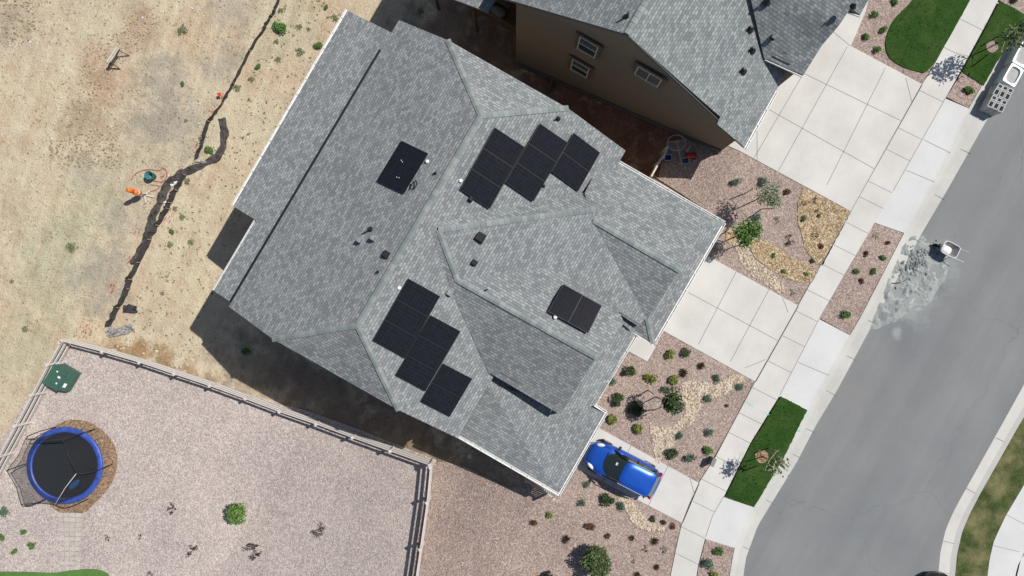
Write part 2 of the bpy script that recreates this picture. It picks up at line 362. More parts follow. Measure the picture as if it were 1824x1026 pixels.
M['pv'] = pv_mat(); M['pvframe'] = simple('black_frame', (.008, .008, .01), .5)
# ---------------------------------------------------------------- draped ground sheets
def smooth_poly(pts, it=2):
    for _ in range(it):
        q = []
        for i in range(len(pts)):
            a, b = pts[i], pts[(i+1) % len(pts)]
            q.append((a[0]*.75+b[0]*.25, a[1]*.75+b[1]*.25)); q.append((a[0]*.25+b[0]*.75, a[1]*.25+b[1]*.75))
        pts = q
    return pts
def jag_poly(pts, amp=2.0, step=6, seed=1):
    r = random.Random(seed); q = []
    for i in range(len(pts)):
        a, b = pts[i], pts[(i+1) % len(pts)]; L = math.dist(a, b); k = max(1, int(L/step))
        for j in range(k):
            t = j/k; q.append((a[0]+(b[0]-a[0])*t+(r.uniform(-amp, amp) if j else 0), a[1]+(b[1]-a[1])*t+(r.uniform(-amp, amp) if j else 0)))
    return q
def drape_bm(poly, dz):
    """poly = ground points (Vector); returns bmesh following the terrain"""
    bm = bmesh.new(); vs = [bm.verts.new((p.x, p.y, 0)) for p in poly]; f = bm.faces.new(vs)
    if f.normal.z < 0 or f.calc_area() < 0: pass
    bmesh.ops.triangulate(bm, faces=bm.faces[:])
    ns = [p.x*NX+p.y*NY for p in poly]; lo, hi = min(ns), max(ns)
    for c in CUTS:
        if lo < c < hi:
            bmesh.ops.bisect_plane(bm, geom=bm.verts[:]+bm.edges[:]+bm.faces[:], plane_co=(NX*c/(NX*NX+NY*NY), NY*c/(NX*NX+NY*NY), 0), plane_no=(NX, NY, 0))
    bmesh.ops.recalc_face_normals(bm, faces=bm.faces[:])
    if sum(f.normal.z*f.calc_area() for f in bm.faces) < 0: bmesh.ops.reverse_faces(bm, faces=bm.faces[:])
    for v in bm.verts: v.co.z = gz(v.co.x, v.co.y)+dz
    return bm
def sheet(name, px, mat, dz=.05, thick=0, joints=None, kind='structure', world=False, jmat=None, label=None, cat=None):
    poly = [Vector(p) for p in px] if world else [G(*p) for p in px]
    bm = drape_bm(poly, dz)
    if thick:
        be = [e for e in bm.edges if e.is_boundary]
        r = bmesh.ops.extrude_edge_only(bm, edges=be)
        for v in [x for x in r['geom'] if isinstance(x, bmesh.types.BMVert)]: v.co.z -= thick
    mats = [mat]
    if joints:
        mats.append(jmat or M['joint'])
        for (a, b, w) in joints:
            A, B = G(*a), G(*b); d = (B-A); d.z = 0; d.normalize(); s = Vector((-d.y, d.x, 0))*w/2
            b2 = drape_bm([A-s, B-s, B+s, A+s], dz+.004)
            me = bpy.data.meshes.new('t'); b2.to_mesh(me); b2.free()
            k = len(bm.faces); bm.from_mesh(me); bpy.data.meshes.remove(me); bm.faces.ensure_lookup_table()
            for f in bm.faces[k:]: f.material_index = 1
    me = bpy.data.meshes.new(name); bm.to_mesh(me); bm.free()
    for m in mats: me.materials.append(m)
    o = bpy.data.objects.new(name, me); COL.objects.link(o)
    tag(o, label, cat, None, kind)
    return o
# terrain
def ext(p, q, k):   # point beyond q as seen from p, in pixel space
    return (q[0]+(q[0]-p[0])*k, q[1]+(q[1]-p[1])*k)
ns = [-400, -120, -60, -35]+[-20]+CUTS+[6.5, 12, 30, 60, 120, 400]; us = [-400, -100, -40, 0, 40, 100, 400]
tv = [WN(n, u, gl(n)) for n in ns for u in us]
tf = [(i*7+j, i*7+j+1, (i+1)*7+j+1, (i+1)*7+j) for i in range(len(ns)-1) for j in range(6)]
tag(mk('ground', tv, [f[::-1] for f in tf], M['soil']), kind='structure')
# ---- lines of the street (pixels of the photograph, extended beyond the frame)
SWL = [(2062, -600), (1727, 0), (1655, 132), (1641, 152), (1559.5, 298), (1460, 476), (1345, 680), (1275, 813), (1245, 860), (1229, 895), (1215, 931), (1205, 975), (1194.5, 1026), (1185, 1100), (1175, 1300)]
SWR = [(2110, -600), (1778, 0), (1759, 38), (1708, 132), (1684, 175), (1591, 340), (1521, 460), (1460, 566), (1389, 704), (1336, 790), (1290, 883), (1269.6, 918), (1256.7, 957), (1243.7, 1006), (1240, 1030), (1232, 1100), (1224, 1300)]
CB = [(2185, -600), (1832, 10), (1770, 116), (1724.6, 195), (1652, 340), (1610, 416), (1533.7, 563.7), (1460, 689), (1437, 730), (1391.6, 820), (1342, 902.6), (1308.5, 975), (1299.5, 1026), (1290, 1100), (1280, 1300)]
GE = [(2220, -600), (1866, 26), (1800, 142), (1752.5, 223), (1686.5, 340), (1643, 413.7), (1550, 585.6), (1493, 692), (1452, 760), (1420, 822), (1350, 936), (1329, 993), (1324, 1026), (1315, 1100), (1305, 1300)]
GM = [((a[0]*.62+b[0]*.38), (a[1]*.62+b[1]*.38)) for a, b in zip(CB, GE)]
RGE = [(2460, -600), (2060, 130), (1860, 620), (1782.5, 760), (1721.6, 869), (1700, 908), (1685, 941.5), (1675, 983), (1671, 1026), (1668, 1100), (1662, 1300)]
RCB = [(2492, -585), (2092, 142), (1891, 630), (1813.6, 760), (1747.5, 876.7), (1727, 916), (1714, 946.7), (1705, 985), (1701, 1026), (1698, 1100), (1692, 1300)]
RGR = [(2560, -560), (2160, 180), (1950, 650), (1860, 800), (1824, 864), (1792, 918), (1771, 962), (1763, 995), (1759, 1026), (1755, 1100), (1748, 1300)]
def resamp(L, n=160):
    ds = [0]
    for a, b in zip(L[:-1], L[1:]): ds.append(ds[-1]+math.dist(a, b))
    out = []; i = 0
    for k in range(n):
        s = ds[-1]*k/(n-1)
        while i < len(L)-2 and ds[i+1] < s: i += 1
        t = (s-ds[i])/(ds[i+1]-ds[i]); out.append((L[i][0]+(L[i+1][0]-L[i][0])*t, L[i][1]+(L[i+1][1]-L[i][1])*t))
    return out
def strip(name, L1, L2, z1, z2, mats, joints=(), L0=None, z0=0):
    """lofted strip along the street, flat ground there"""
    L1, L2 = resamp(L1), resamp(L2); L0 = resamp(L0) if L0 else None
    rows = [(L1, z1), (L2, z2)] if L0 is None else [(L0, z0), (L1, z1), (L2, z2)]
    n = len(L1); v = []; f = []
    for L, z in rows: v += [P(x, y, z) for x, y in L]
    for r in range(len(rows)-1):
        for i in range(n-1): f.append((r*n+i, r*n+i+1, (r+1)*n+i+1, (r+1)*n+i))
    mi = [0]*len(f)
    for (a, b, w, z) in joints:
        A, B = P(*a, z), P(*b, z); d = (B-A).normalized(); s = Vector((-d.y, d.x, 0))*w/2
        k = len(v); v += [A-s, B-s, B+s, A+s]; f.append((k, k+1, k+2, k+3)); mi.append(1)
    bm = bmesh.new(); me = bpy.data.meshes.new(name); me.from_pydata([tuple(x) for x in v], [], f); me.polygons.foreach_set('material_index', mi)
    bm.from_mesh(me)
    for fc in bm.faces:
        if fc.normal.z < 0: fc.normal_flip()
    bm.to_mesh(me); bm.free()
    for m in mats: me.materials.append(m)
    o = bpy.data.objects.new(name, me); COL.objects.link(o); tag(o, kind='structure'); return o
def at_y(L, y):
    for a, b in zip(L[:-1], L[1:]):
        if (a[1]-y)*(b[1]-y) <= 0 and a[1] != b[1]:
            t = (y-a[1])/(b[1]-a[1]); return (a[0]+(b[0]-a[0])*t, y)
def cross_lines(La, Lb, ys, slope, w, z, z2=None):
    out = []
    for y in ys:
        a = at_y(La, y)
        # walk to the other line along the slope
        best = None
        for k in range(1, 140):
            x = a[0]+k; yy = a[1]+k*slope; q = at_y(Lb, yy)
            if q and q[0] <= x: best = (x, yy); break
        if best: out.append((a, best, w, z))
    return out
strip('road', GE, RGE, .03, .03, [M['asphalt']])
strip('road', RGE, [(x+900, y) for x, y in RGE], -.02, -.02, [M['asphalt']])
# kerb and gutter: gutter pan, roll, back edge
kj = []
for a, b in [((1698, 260), (1731, 260+14)), ((1652, 340), (1684, 356)), ((1610, 416), (1643, 433)), ((1533.7, 563.7), (1566, 580)), ((1496, 628), (1528, 643)), ((1423, 757), (1455, 772)), ((1400, 803), (1431, 818)), ((1352, 884), (1384, 900)), ((1311, 968), (1342, 982)), ((1724, 196), (1755, 213)), ((1460, 689), (1490, 705))]:
    A = ((a[0]*.6+b[0]*.4), (a[1]*.6+b[1]*.4)); kj.append((A, b, .025, .056))
strip('kerb', GM, GE, .05, .035, [M['kerb'], M['joint']], kj, CB, .13)
kj2 = [(a, b, .025, .06) for a, b in [((1775, 780), (1795, 790)), ((1722, 870), (1742, 881)), ((1682, 964), (1702, 969)), ((1671, 1020), (1698, 1022))]]
RGM = [((a[0]*.35+b[0]*.65), (a[1]*.35+b[1]*.65)) for a, b in zip(RGE, RCB)]
strip('kerb', RGE, RGM, .035, .05, [M['concrete'], M['joint']], kj2)
strip('kerb', RGM, RCB, .05, .14, [M['concrete']])
sj = cross_lines(SWL, SWR, [57-24, 108-24, 160, 227, 253+12, 322, 350, 395, 435, 470, 516, 553, 597, 642, 690, 727+8, 770, 813, 853, 891, 938, 985, 1040, -30, -80, -130], .50, .028, .134)
strip('sidewalk', SWL, SWR, .13, .13, [M['concrete'], M['joint']], sj+[(SWL[i], SWL[i+1], .03, .1345) for i in (3, 4, 5, 6, 7, 8, 9)]+[(SWR[i], SWR[i+1], .03, .1345) for i in (4, 7, 10, 11)]+[((1520, 463), (1461, 566), .03, .1345)])
# ground behind the street: planting strips and the far side
SR2 = [(x+70, y+8) for x, y in RGR]
strip('grass_verge', RCB, RGR, .12, .12, [M['lawn_dry']])
strip('far_sidewalk', RGR, [(2640, -540), (2240, 215), (2010, 690), (1925, 830), (1880, 900), (1846, 950), (1826, 985), (1814, 1005), (1808, 1026), (1803, 1100), (1796, 1300)], .13, .13, [M['concrete_new'], M['joint']],
      [((1793, 917), (1848, 946), .025, .134), ((1770, 972), (1816, 983), .025, .134), ((1824, 872), (1880, 900), .025, .134)])
sheet('far_gravel', [(1826, 968), (1846, 955), (1990, 740), (2400, 740), (2400, 1300), (1796, 1300), (1808, 1026), (1814, 1000)], M['gravel'], .11)
sheet('far_driveway', [(1814, 1000), (1822, 980), (1900, 1000), (1900, 1100), (1803, 1100), (1808, 1026)], M['concrete_new'], .13)
# driveways
dj = lambda L: [(a, b, .03) for a, b in L]
sheet('neighbour_driveway', [(1540, 21.5), (1513.6, 83.6), (1620, 140.6), (1641, 152), (1514, 377), (1290, 258), (1330, 120), (1470, 0), (1545, 0)], M['concrete'], .13, .2,
      dj([((1432, 133), (1602, 216)), ((1364, 194), (1556, 302)), ((1575, 122), (1471, 330)), ((1507, 85), (1385, 305)), ((1427, 136), (1340, 285)), ((1475, 52), (1513, 84)), ((1611, 140), (1622, 184)), ((1347, 232), (1347, 287))]))
sheet('middle_driveway', [(1245, 448), (1421, 545), (1345, 680), (1170, 583), (1150, 560), (1200, 440)], M['concrete'], .13, .2,
      dj([((1310, 484), (1243, 613)), ((1368, 516), (1300, 643)), ((1225, 521), (1383, 606)), ((1392, 530), (1402, 556)), ((1325, 655), (1362, 640))]))
sheet('front_walk', [(1120, 578), (1167, 617), (1152, 643.6), (1090, 610)], M['concrete'], .14, .2)
sheet('lower_driveway', [(1040, 747), (1063.5, 760), (1245, 860), (1215, 931), (1026, 832.6), (1000, 819)], M['concrete'], .13, .2,
      dj([((1123, 793), (1090, 868)), ((1189, 829), (1154, 899)), ((1228, 851), (1236, 880))]))
# aprons between sidewalk and kerb
def under(pts, k=7): return [(x-k if any(math.dist((x, y), q) < 14 or abs((at_y(SWR, y) or (9e9, 0))[0]-x) < 4 for q in SWR) else x, y) for x, y in pts]
def apron(name, pts, j=None): sheet(name, under(pts), M['concrete_new'], .127, .15, [(a, b, .03) for a, b in j] if j else None)
apron('driveway_apron', [(1684, 175), (1724.6, 195), (1652, 340), (1610, 416), (1560, 396), (1591, 340)], [((1643, 250), (1690, 273)), ((1612, 304), (1662, 325))])
apron('driveway_apron', [(1467, 556), (1465.5, 569), (1512, 597), (1460, 689), (1437, 730), (1389, 704), (1460, 566)], [((1420, 645), (1474, 668))])
apron('driveway_apron', [(1290, 883), (1342, 902.6), (1308.5, 975), (1256.7, 957), (1269.6, 918)])
sheet('gravel_strip', [(1554, 394), (1609, 417), (1533.7, 563.7), (1513, 597), (1458, 566), (1512, 460)], M['gravel'], .10)
sheet('grass_strip', jag_poly([(1389, 705), (1436, 730), (1391.6, 819), (1341.5, 902), (1291, 883), (1336, 791)], .7, 5), M['lawn'], .15, .05)
sheet('gravel_strip', [(1257, 957), (1308, 975), (1299.5, 1026), (1290, 1100), (1280, 1300), (1224, 1300), (1232, 1100), (1243.7, 1006)], M['gravel'], .10)
sheet('gravel_strip', [(1684, 174), (1711.5, 129), (1756.5, 153), (1747, 160), (1725, 194)], M['gravel'], .10)
sheet('gravel_strip', [(1778, 2), (1791, 10), (1808, 19), (1836, 38), (1900, -80), (1840, -100)], M['gravel'], .10)
sheet('grass_strip', jag_poly([(1711.5, 129), (1759, 39), (1777.5, 5), (1791, 10), (1808, 19), (1828, 32), (1770, 116), (1749, 154)], .6, 5, 3), M['lawn'], .15, .05)
# front beds
FG = [(1545, -20), (1540, 21.5), (1513.6, 83.6), (1620, 140.6), (1641, 152), (1650, 135.6), (1727, 0), (1790, -110), (1600, -110)]
sheet('neighbour_gravel_bed', FG, M['gravel'], .10)
sheet('kidney_lawn', jag_poly(smooth_poly([(1640, -30), (1627, 0), (1591.5, 33), (1579, 58), (1574, 78.6), (1577.6, 99), (1589, 111.5), (1607, 121.7), (1632, 129), (1650, 133), (1690, 66), (1727, -2), (1745, -32)], 2), .5, 5, 5), M['lawn'], .15, .05)
NG = [(1160, 312), (1172, 316), (1186, 255), (1240, 240), (1298, 262), (1514, 377), (1460, 476), (1421, 545), (1250, 455), (1262, 420), (1250, 370)]
sheet('upper_gravel_bed', NG, M['gravel'], .10)
sheet('wood_chip_bed', jag_poly([(1428, 333), (1514, 377), (1463, 473.5), (1448, 467.6), (1431, 441), (1428, 424), (1419, 394.5), (1419, 365), (1425, 348)], .8, 5), M['mulch'], .13)
sheet('wood_chip_bed', jag_poly([(1337, 427), (1361, 428), (1384, 441), (1416, 462), (1457, 479), (1444, 503), (1425, 503), (1402, 498), (1372, 482), (1343, 459), (1331.5, 438)], .8, 5, 2), M['mulch'], .13)
sheet('wood_chip_bed', jag_poly([(1291, 408), (1300, 408), (1312, 420), (1312, 432), (1300, 436), (1291, 428)], .8, 5, 3), M['mulch'], .13)
sheet('middle_gravel_bed', [(1184, 590), (1345, 680), (1245, 860), (1063.5, 760), (1040, 745), (1080, 640), (1120, 570)], M['gravel'], .10)
YD = [(768, 822), (795, 822), (835, 832), (870, 850), (905, 868), (950, 860), (1000, 815), (1026, 832.6), (1215, 931), (1205, 975), (1194.5, 1026), (1185, 1100), (1175, 1300), (690, 1300), (728, 1026)]
sheet('side_yard_gravel', jag_poly(YD, .8, 9, 8), M['gravel_side'] if 'gravel_side' in M else M['gravel'], .09)
SW = [(117, 606), (778, 819), (733, 1026), (715, 1150), (690, 1300), (-330, 1300), (-330, 1160), (-5, 795)]
sheet('back_yard_gravel', SW, M['gravel_pale'], .05)
sheet('back_lawn', smooth_poly([(-250, 1022), (0, 1017), (60, 1018), (98, 1020), (128, 1015), (161, 1012), (185, 1015), (200, 1026), (215, 1060), (200, 1200), (-250, 1200)], 2), M['lawn_bright'], .12, .05)
sheet('bark_mulch_bed', jag_poly(smooth_poly([(86, 768), (110, 751), (134, 746), (161, 750), (188, 768), (206, 791), (212, 818), (206, 851), (191, 875), (167, 899), (152, 915), (125, 914), (97, 910), (80, 880), (70, 820)], 2), .5, 4), M['bark'], .09)
# paver path with individual slabs showing tone
def paver_path():
    a, b, c, d = [G(*p, .09) for p in ((103, 913), (146, 914), (140, 1017), (109, 1017))]
    mb = MB(); r = random.Random(3); N1, N2 = 4, 12
    for i in range(N2):
        for j in range(N1):
            s0, s1 = j/N1, (j+1)/N1-.03; t0, t1 = i/N2, (i+1)/N2-.02
            q = [(a*(1-s)+b*s)*(1-t)+(d*(1-s)+c*s)*t for s, t in ((s0, t0), (s1, t0), (s1, t1), (s0, t1))]
            mb.prism([(v.x, v.y) for v in q][::-1], q[0].z-.06, q[0].z+r.uniform(0, .008))
    tag(mb.obj('paver_path', island_mat('pavers', [(0, (.44, .40, .365)), (.5, (.49, .45, .41)), (1, (.53, .485, .445))])), kind='structure')
paver_path()
# ================================================================ houses
class RoofB:
    """shingled slabs: every face gets courses running level across it"""
    def __init__(s): s.v = []; s.f = []; s.m = []; s.uv = []
    def face(s, pts, along, th=.17):
        """pts in house coordinates (n, u, z); along='u' -> courses run along u"""
        P3 = [WN(*p) for p in pts]; k = len(s.v); n = len(P3)
        a = sum((P3[i].x*P3[(i+1) % n].y-P3[(i+1) % n].x*P3[i].y) for i in range(n))
        idx = list(range(n))
        if a < 0: idx = idx[::-1]
        s.v += P3+[p-Vector((0, 0, th)) for p in P3]
        def uvc(i):
            q = pts[i]; return (q[1], q[0]*1.08) if along == 'u' else (q[0], q[1]*1.08)
        s.f.append(tuple(k+i for i in idx)); s.uv += [uvc(i) for i in idx]; s.m.append(0)
        s.f.append(tuple(k+n+i for i in idx[::-1])); s.uv += [(0, 0)]*n; s.m.append(1)
        for j in range(n):
            i0, i1 = idx[j], idx[(j+1) % n]
            s.f.append((k+i1, k+i0, k+n+i0, k+n+i1)); s.uv += [(0, 0)]*4; s.m.append(1)
    def obj(s, parent, mat, name='roof'):
        return mk(name, s.v, s.f, [mat, M['fascia']], parent, s.m, s.uv)
def ridge_caps(parent, lines, name='ridge_cap', w=.135, step=.28):
    for (a, b) in lines:
        a, b = WN(*a), WN(*b); d = b-a; L = d.length; d.normalize(); k = int(L/step)
        side = Vector((-d.y, d.x, 0)).normalized(); v = []; f = []
        for i in range(k+1):
            p = a+d*(i*step); q = a+d*min(L+.05, i*step+step*1.12)
            z0, z1 = .035, .018
            o = len(v)
            v += [p-side*w+Vector((0, 0, z0-.03)), p+Vector((0, 0, z0+.01)), p+side*w+Vector((0, 0, z0-.03)), q-side*w+Vector((0, 0, z1-.03)), q+Vector((0, 0, z1+.012)), q+side*w+Vector((0, 0, z1-.03))]
            f += [(o, o+1, o+4, o+3), (o+1, o+2, o+5, o+4), (o, o+2, o+1)]
        mk(name, v, f, M['cap'], parent)
def gutter(parent, pts, w=.11, h=.1, lift=.0, mat='trim'):
    mb = MB()
    for a, b in zip(pts[:-1], pts[1:]):
        A, B = WN(*a), WN(*b); d = (B-A).normalized(); s = Vector((-d.y, d.x, 0))
        for o in (-w/2, w/2): mb.bar(A+s*o+Vector((0, 0, lift-.0)), B+s*o+Vector((0, 0, lift)), .03, h)
        mb.bar(A+Vector((0, 0, lift-h/2)), B+Vector((0, 0, lift-h/2)), w+.03, .02)
        L = (B-A).length; k = int(L/.9)
        for i in range(k): mb.bar(A+d*(i+.5)*.9-s*w*.6+Vector((0, 0, lift+h*.45)), A+d*(i+.5)*.9+s*w*.6+Vector((0, 0, lift+h*.45)), .03, .02)
    mb.obj('gutter', M[mat], parent)
def wallring(parent, pts, mat, name='wall'):
    """pts (n,u,ztop) ; walls go down below the ground"""
    v = []; f = []; k = len(pts)
    for n, u, z in pts: p = WN(n, u); v.append((p.x, p.y, gl(n)-.3)); v.append((p.x, p.y, z))
    for i in range(k): j = (i+1) % k; f.append((2*i, 2*j, 2*j+1, 2*i+1))
    return mk(name, v, f, M[mat], parent)
def plane3(a, b, c):
    n = (b-a).cross(c-a); return n, n.dot(a)
def rayp(px, py, pl):
    d = Vector(ray(px, py)); n, k = pl; t = (k-n.z*CH)/n.dot(d); return Vector((0, 0, CH))+d*t
house = tag(empty('grey_roof_house', WN(0, 0, 0)), 'large tan house with grey shingle hip roof carrying black solar panels', 'house')
R = RoofB()
ZR, ZE = 6.1, 3.38
R.face([(-11.95, -9.3, 3.4), (-8.98, -9.3, 4.65), (-5.53, -6.65, ZR), (-5.53, 4.4, ZR), (-8.9, 7.18, 4.68), (-11.95, 7.18, 3.4)], 'u')
R.face([(-5.53, -6.65, ZR), (-5.53, 4.4, ZR), (-2.08, 7.06, 4.66), (1.05, 7.06, ZE), (1.05, 3.3, ZE), (1.05, -9.35, ZE), (-2.4, -9.35, 4.72)], 'u')
R.face([(-8.98, -9.3, 4.65), (-2.4, -9.35, 4.72), (-5.53, -6.65, ZR)], 'n')
R.face([(-8.9, 7.18, 4.68), (-2.08, 7.06, 4.66), (-5.53, 4.4, ZR)], 'n')
# lower rear slope under the main eave
R.face([(-14.68, -8.57, 2.8), (-11.9, -8.57, 3.39), (-11.9, 2.87, 3.36), (-14.56, 2.87, 2.78)], 'u')
R.face([(-13.1, 2.87, 3.1), (-11.9, 2.87, 3.36), (-11.9, 6.95, 3.36), (-13.1, 6.95, 3.1)], 'u')
# front cross roof: low pitched field, its side slopes, and the gable in front of it
MR = 5.2                                                       # level of the middle gable's ridge
p1 = (-4.6, -1.2, 5.84); m1 = (-2.72, .36, MR); FZ = lambda n: MR-.155*(n+2.72)
hp = (1.3, -5.95, 4.6); f2 = (1.45, -5.3, FZ(1.45)); f4 = (4.7, -2.18, FZ(4.7)-.15); f5 = (.85, -2.5, FZ(.85)-.05)
R.face([p1, hp, m1], 'u'); R.face([m1, hp, f2, f5], 'u')
R.face([f2, (6.05, -2.7, 3.55), (5.9, -2.15, 3.55), f4], 'u'); R.face([f2, f4, f5], 'u')
R.face([p1, (-4.8, -1.5, 5.7), (.3, -6.4, 3.9), hp], 'n')
R.face([p1, (-4.9, -1.0, 5.83), (-3.0, .78, 5.03), m1], 'n')
R.face([m1, (4.65, .2, MR), (5.1, -1.9, 4.35), (4.7, -2.2, 4.25)], 'n'); R.face([m1, (4.7, -2.2, 4.25), f5], 'n')
lr = (4.75, 3.5, 3.68); ll = (.85, 3.5, 3.58)
R.face([m1, (4.65, .2, MR), lr, ll], 'n'); R.face([m1, ll, (.7, 3.6, 3.5), (-3.0, .78, 5.03)], 'n')
R.face([(4.75, -2.3, 3.62), (6.07, -2.3, 3.12), (6.07, 2.31, 3.12), (4.75, 3.4, 3.62)], 'u')      # pent strip under the gable
# garage roof
R.face([(.95, -8.68, 3.2), (.3, -7.3, 3.72), (.35, -6.35, 4.1), (1.25, -5.4, 4.58), (6.1, -5.36, 4.62), (6.12, -8.0, 3.55), (7.02, -8.75, 3.17)], 'n')
R.face([(1.3, -5.36, 4.6), (6.1, -5.36, 4.62), (6.12, -2.7, 3.5), (3.5, -2.72, 3.55), (1.2, -5.0, 4.5)], 'n')
R.face([(6.12, -8.0, 3.5), (7.05, -8.78, 3.15), (7.02, -1.82, 3.15), (6.12, -2.7, 3.5)], 'u')
R.face([(6.12, -2.7, 3.5), (7.02, -1.82, 3.15), (5.2, -1.84, 3.12), (4.9, -2.7, 3.5)], 'n')
# lower south roof
R.face([(.9, 7.1, 2.35), (6.85, 7.03, 2.5), (1.3, 4.3, 3.05), (.9, 4.1, 3.03)], 'n')
R.face([(6.85, 7.03, 2.5), (6.78, 2.36, 2.6), (6.05, 2.36, 2.66), (3.9, 3.0, 2.55), (.9, 2.9, 2.85), (.9, 4.1, 3.03), (1.3, 4.3, 3.05)], 'u')
roof = R.obj(house, M['shingle'])
roof.location = -house.location
for o in (roof,): pass
house.location = (0, 0, 0); roof.location = (0, 0, 0)
ridge_caps(roof, [((-5.53, -6.65, ZR), (-5.53, 4.4, ZR)), ((-5.53, -6.65, ZR), (-8.98, -9.3, 4.65)), ((-5.53, -6.65, ZR), (-2.4, -9.35, 4.72)), ((-5.53, 4.4, ZR), (-8.9, 7.18, 4.68)), ((-5.53, 4.4, ZR), (-2.08, 7.06, 4.66)),
                  (p1, hp), (p1, m1), (m1, (4.65, .2, MR)), ((1.35, -5.36, 4.6), (6.1, -5.36, 4.62)), ((6.12, -8.0, 3.5), (7.05, -8.78, 3.15)), ((6.12, -2.7, 3.5), (7.02, -1.82, 3.15)),
                  ((6.0, 2.45, 2.67), (3.9, 3.0, 2.55))])
for pts in ([(-14.72, -8.6, 2.76), (-14.62, 2.87, 2.7)], [(-13.15, 2.9, 2.96), (-13.15, 6.97, 2.96)], [(1.05, 7.16, 2.44), (6.9, 7.1, 2.5), (6.86, 2.34, 2.58), (6.12, 2.3, 2.75), (6.14, -2.1, 3.05)],
            [(7.1, -1.8, 3.1), (7.12, -8.8, 3.1), (.95, -8.76, 3.15)], [(5.3, -1.82, 3.1), (7.1, -1.8, 3.1)]):
    gutter(roof, pts)
wallring(house, [(-11.5, -8.9, 3.35), (-8.98, -8.9, 4.5), (-5.53, -8.9, 4.5), (-2.4, -8.9, 4.5), (.9, -8.9, 3.2), (1.0, -8.3, 3.1), (6.6, -8.35, 3.0), (6.6, -2.2, 3.0), (5.6, -2.2, 3.0), (5.6, 2.8, 2.6), (6.35, 2.8, 2.5), (6.35, 6.6, 2.45),
                 (1.0, 6.65, 2.5), (1.0, 6.7, 3.2), (-2.08, 6.7, 4.5), (-5.53, 6.7, 4.5), (-8.9, 6.7, 4.5), (-11.5, 6.7, 3.3)], 'stucco2')
wallring(house, [(1.3, 3.2, 3.4), (1.3, .3, 3.3), (4.3, .3, 4.8), (4.5, 3.2, 3.45)], 'stucco2', 'gable_wall')
for uu, ww in ((-5.3, 4.9),):
    mb = MB()
    a = WN(6.64, uu, 1.2); R3 = Matrix.Rotation(math.atan2(NY, NX), 3, 'Z')
    for k in range(4): mb.box(a+Vector((0, 0, -.85+k*.56)), (.06, ww, .54), ax=R3)
    mb.obj('garage_door', M['trim'], house)
# solar arrays: corner pixels of each row of modules, projected on the roof plane that carries them
def wpl(*q): return plane3(*[WN(*x) for x in q])
PF = wpl((-5.53, -6.65, ZR), (-5.53, 4.4, ZR), (.95, -9.35, ZE)); PR = wpl((-11.95, -9.3, 3.4), (-11.95, 7.18, 3.4), (-5.53, -6.65, ZR)); PG = wpl(m1, (4.65, .2, MR), (3.0, -2.35, 4.52))
pv_first = None
def panel(pl, q):
    """q = four pixel corners a b c d (a-b across the short side)"""
    c3 = [rayp(x, y, pl) for x, y in q]; nrm = pl[0].normalized(); nrm = nrm if nrm.z > 0 else -nrm
    cen = sum(c3, Vector())/4; sh = cen*(.13/CH)   # keep the module where it is seen once lifted
    c3 = [p-Vector((sh.x, sh.y, 0))*0+nrm*.13 for p in c3]
    c3 = [cen+nrm*.13+(p-cen-nrm*.13)*1.0 for p in c3]
    up = nrm*.04; v = c3+[p-up for p in c3]
    ins = [cen+nrm*.133+(p-cen-nrm*.13)*.975 for p in c3]
    v += ins
    f = [(0, 1, 2, 3), (7, 6, 5, 4)]+[(i, 4+i, 4+(i+1) % 4, (i+1) % 4) for i in range(4)]+[(8, 9, 10, 11)]
    uvs = [(0, 0)]*24+[(0, 0), (6, 0), (6, 10), (0, 10)]
    o = mk('solar_panel', v, f, [M['pvframe'], M['pv']], roof, [0]*6+[1], uvs)
    bm = bmesh.new(); bm.from_mesh(o.data)
    if bm.faces[:] and True:
        bm.faces.ensure_lookup_table()
        if bm.faces[0].normal.dot(nrm) < 0: bmesh.ops.reverse_faces(bm, faces=bm.faces[:])
    bm.to_mesh(o.data); bm.free()
def lerp2(a, b, t): return (a[0]+(b[0]-a[0])*t, a[1]+(b[1]-a[1])*t)
def array(pl, A, B, D, k):
    """A-B one module length (pixels), A-D the run of k modules"""
    C = (B[0]+D[0]-A[0], B[1]+D[1]-A[1])
    for i in range(k):
        a, b = lerp2(A, D, i/k), lerp2(B, C, i/k); d, c = lerp2(A, D, (i+1)/k), lerp2(B, C, (i+1)/k)
        panel(pl, [a, d, c, b])
array(PF, (880, 227), (933, 262), (818, 337), 3)
array(PF, (960, 220), (1010, 254.5), (898.5, 324), 3)
array(PF, (1020, 236.5), (1067, 272), (981, 305), 2)
array(PF, (726, 495), (783, 527), (663.5, 605), 3)
array(PF, (766, 560.5), (819, 589), (703.5, 667), 3)
array(PF, (788, 646.5), (840, 673.5), (748, 714), 2)
array(PR, (717, 252.5), (764.5, 275), (673.7, 323.8), 2)
def pair():
    A, B, C, D = (1002.8, 507), (1071, 545.5), (1046.5, 594.5), (976, 556)
    for t in (0, .5):
        a, b = lerp2(A, B, t), lerp2(A, B, t+.5); d, c = lerp2(D, C, t), lerp2(D, C, t+.5)
        panel(PG, [a, b, c, d])
pair()
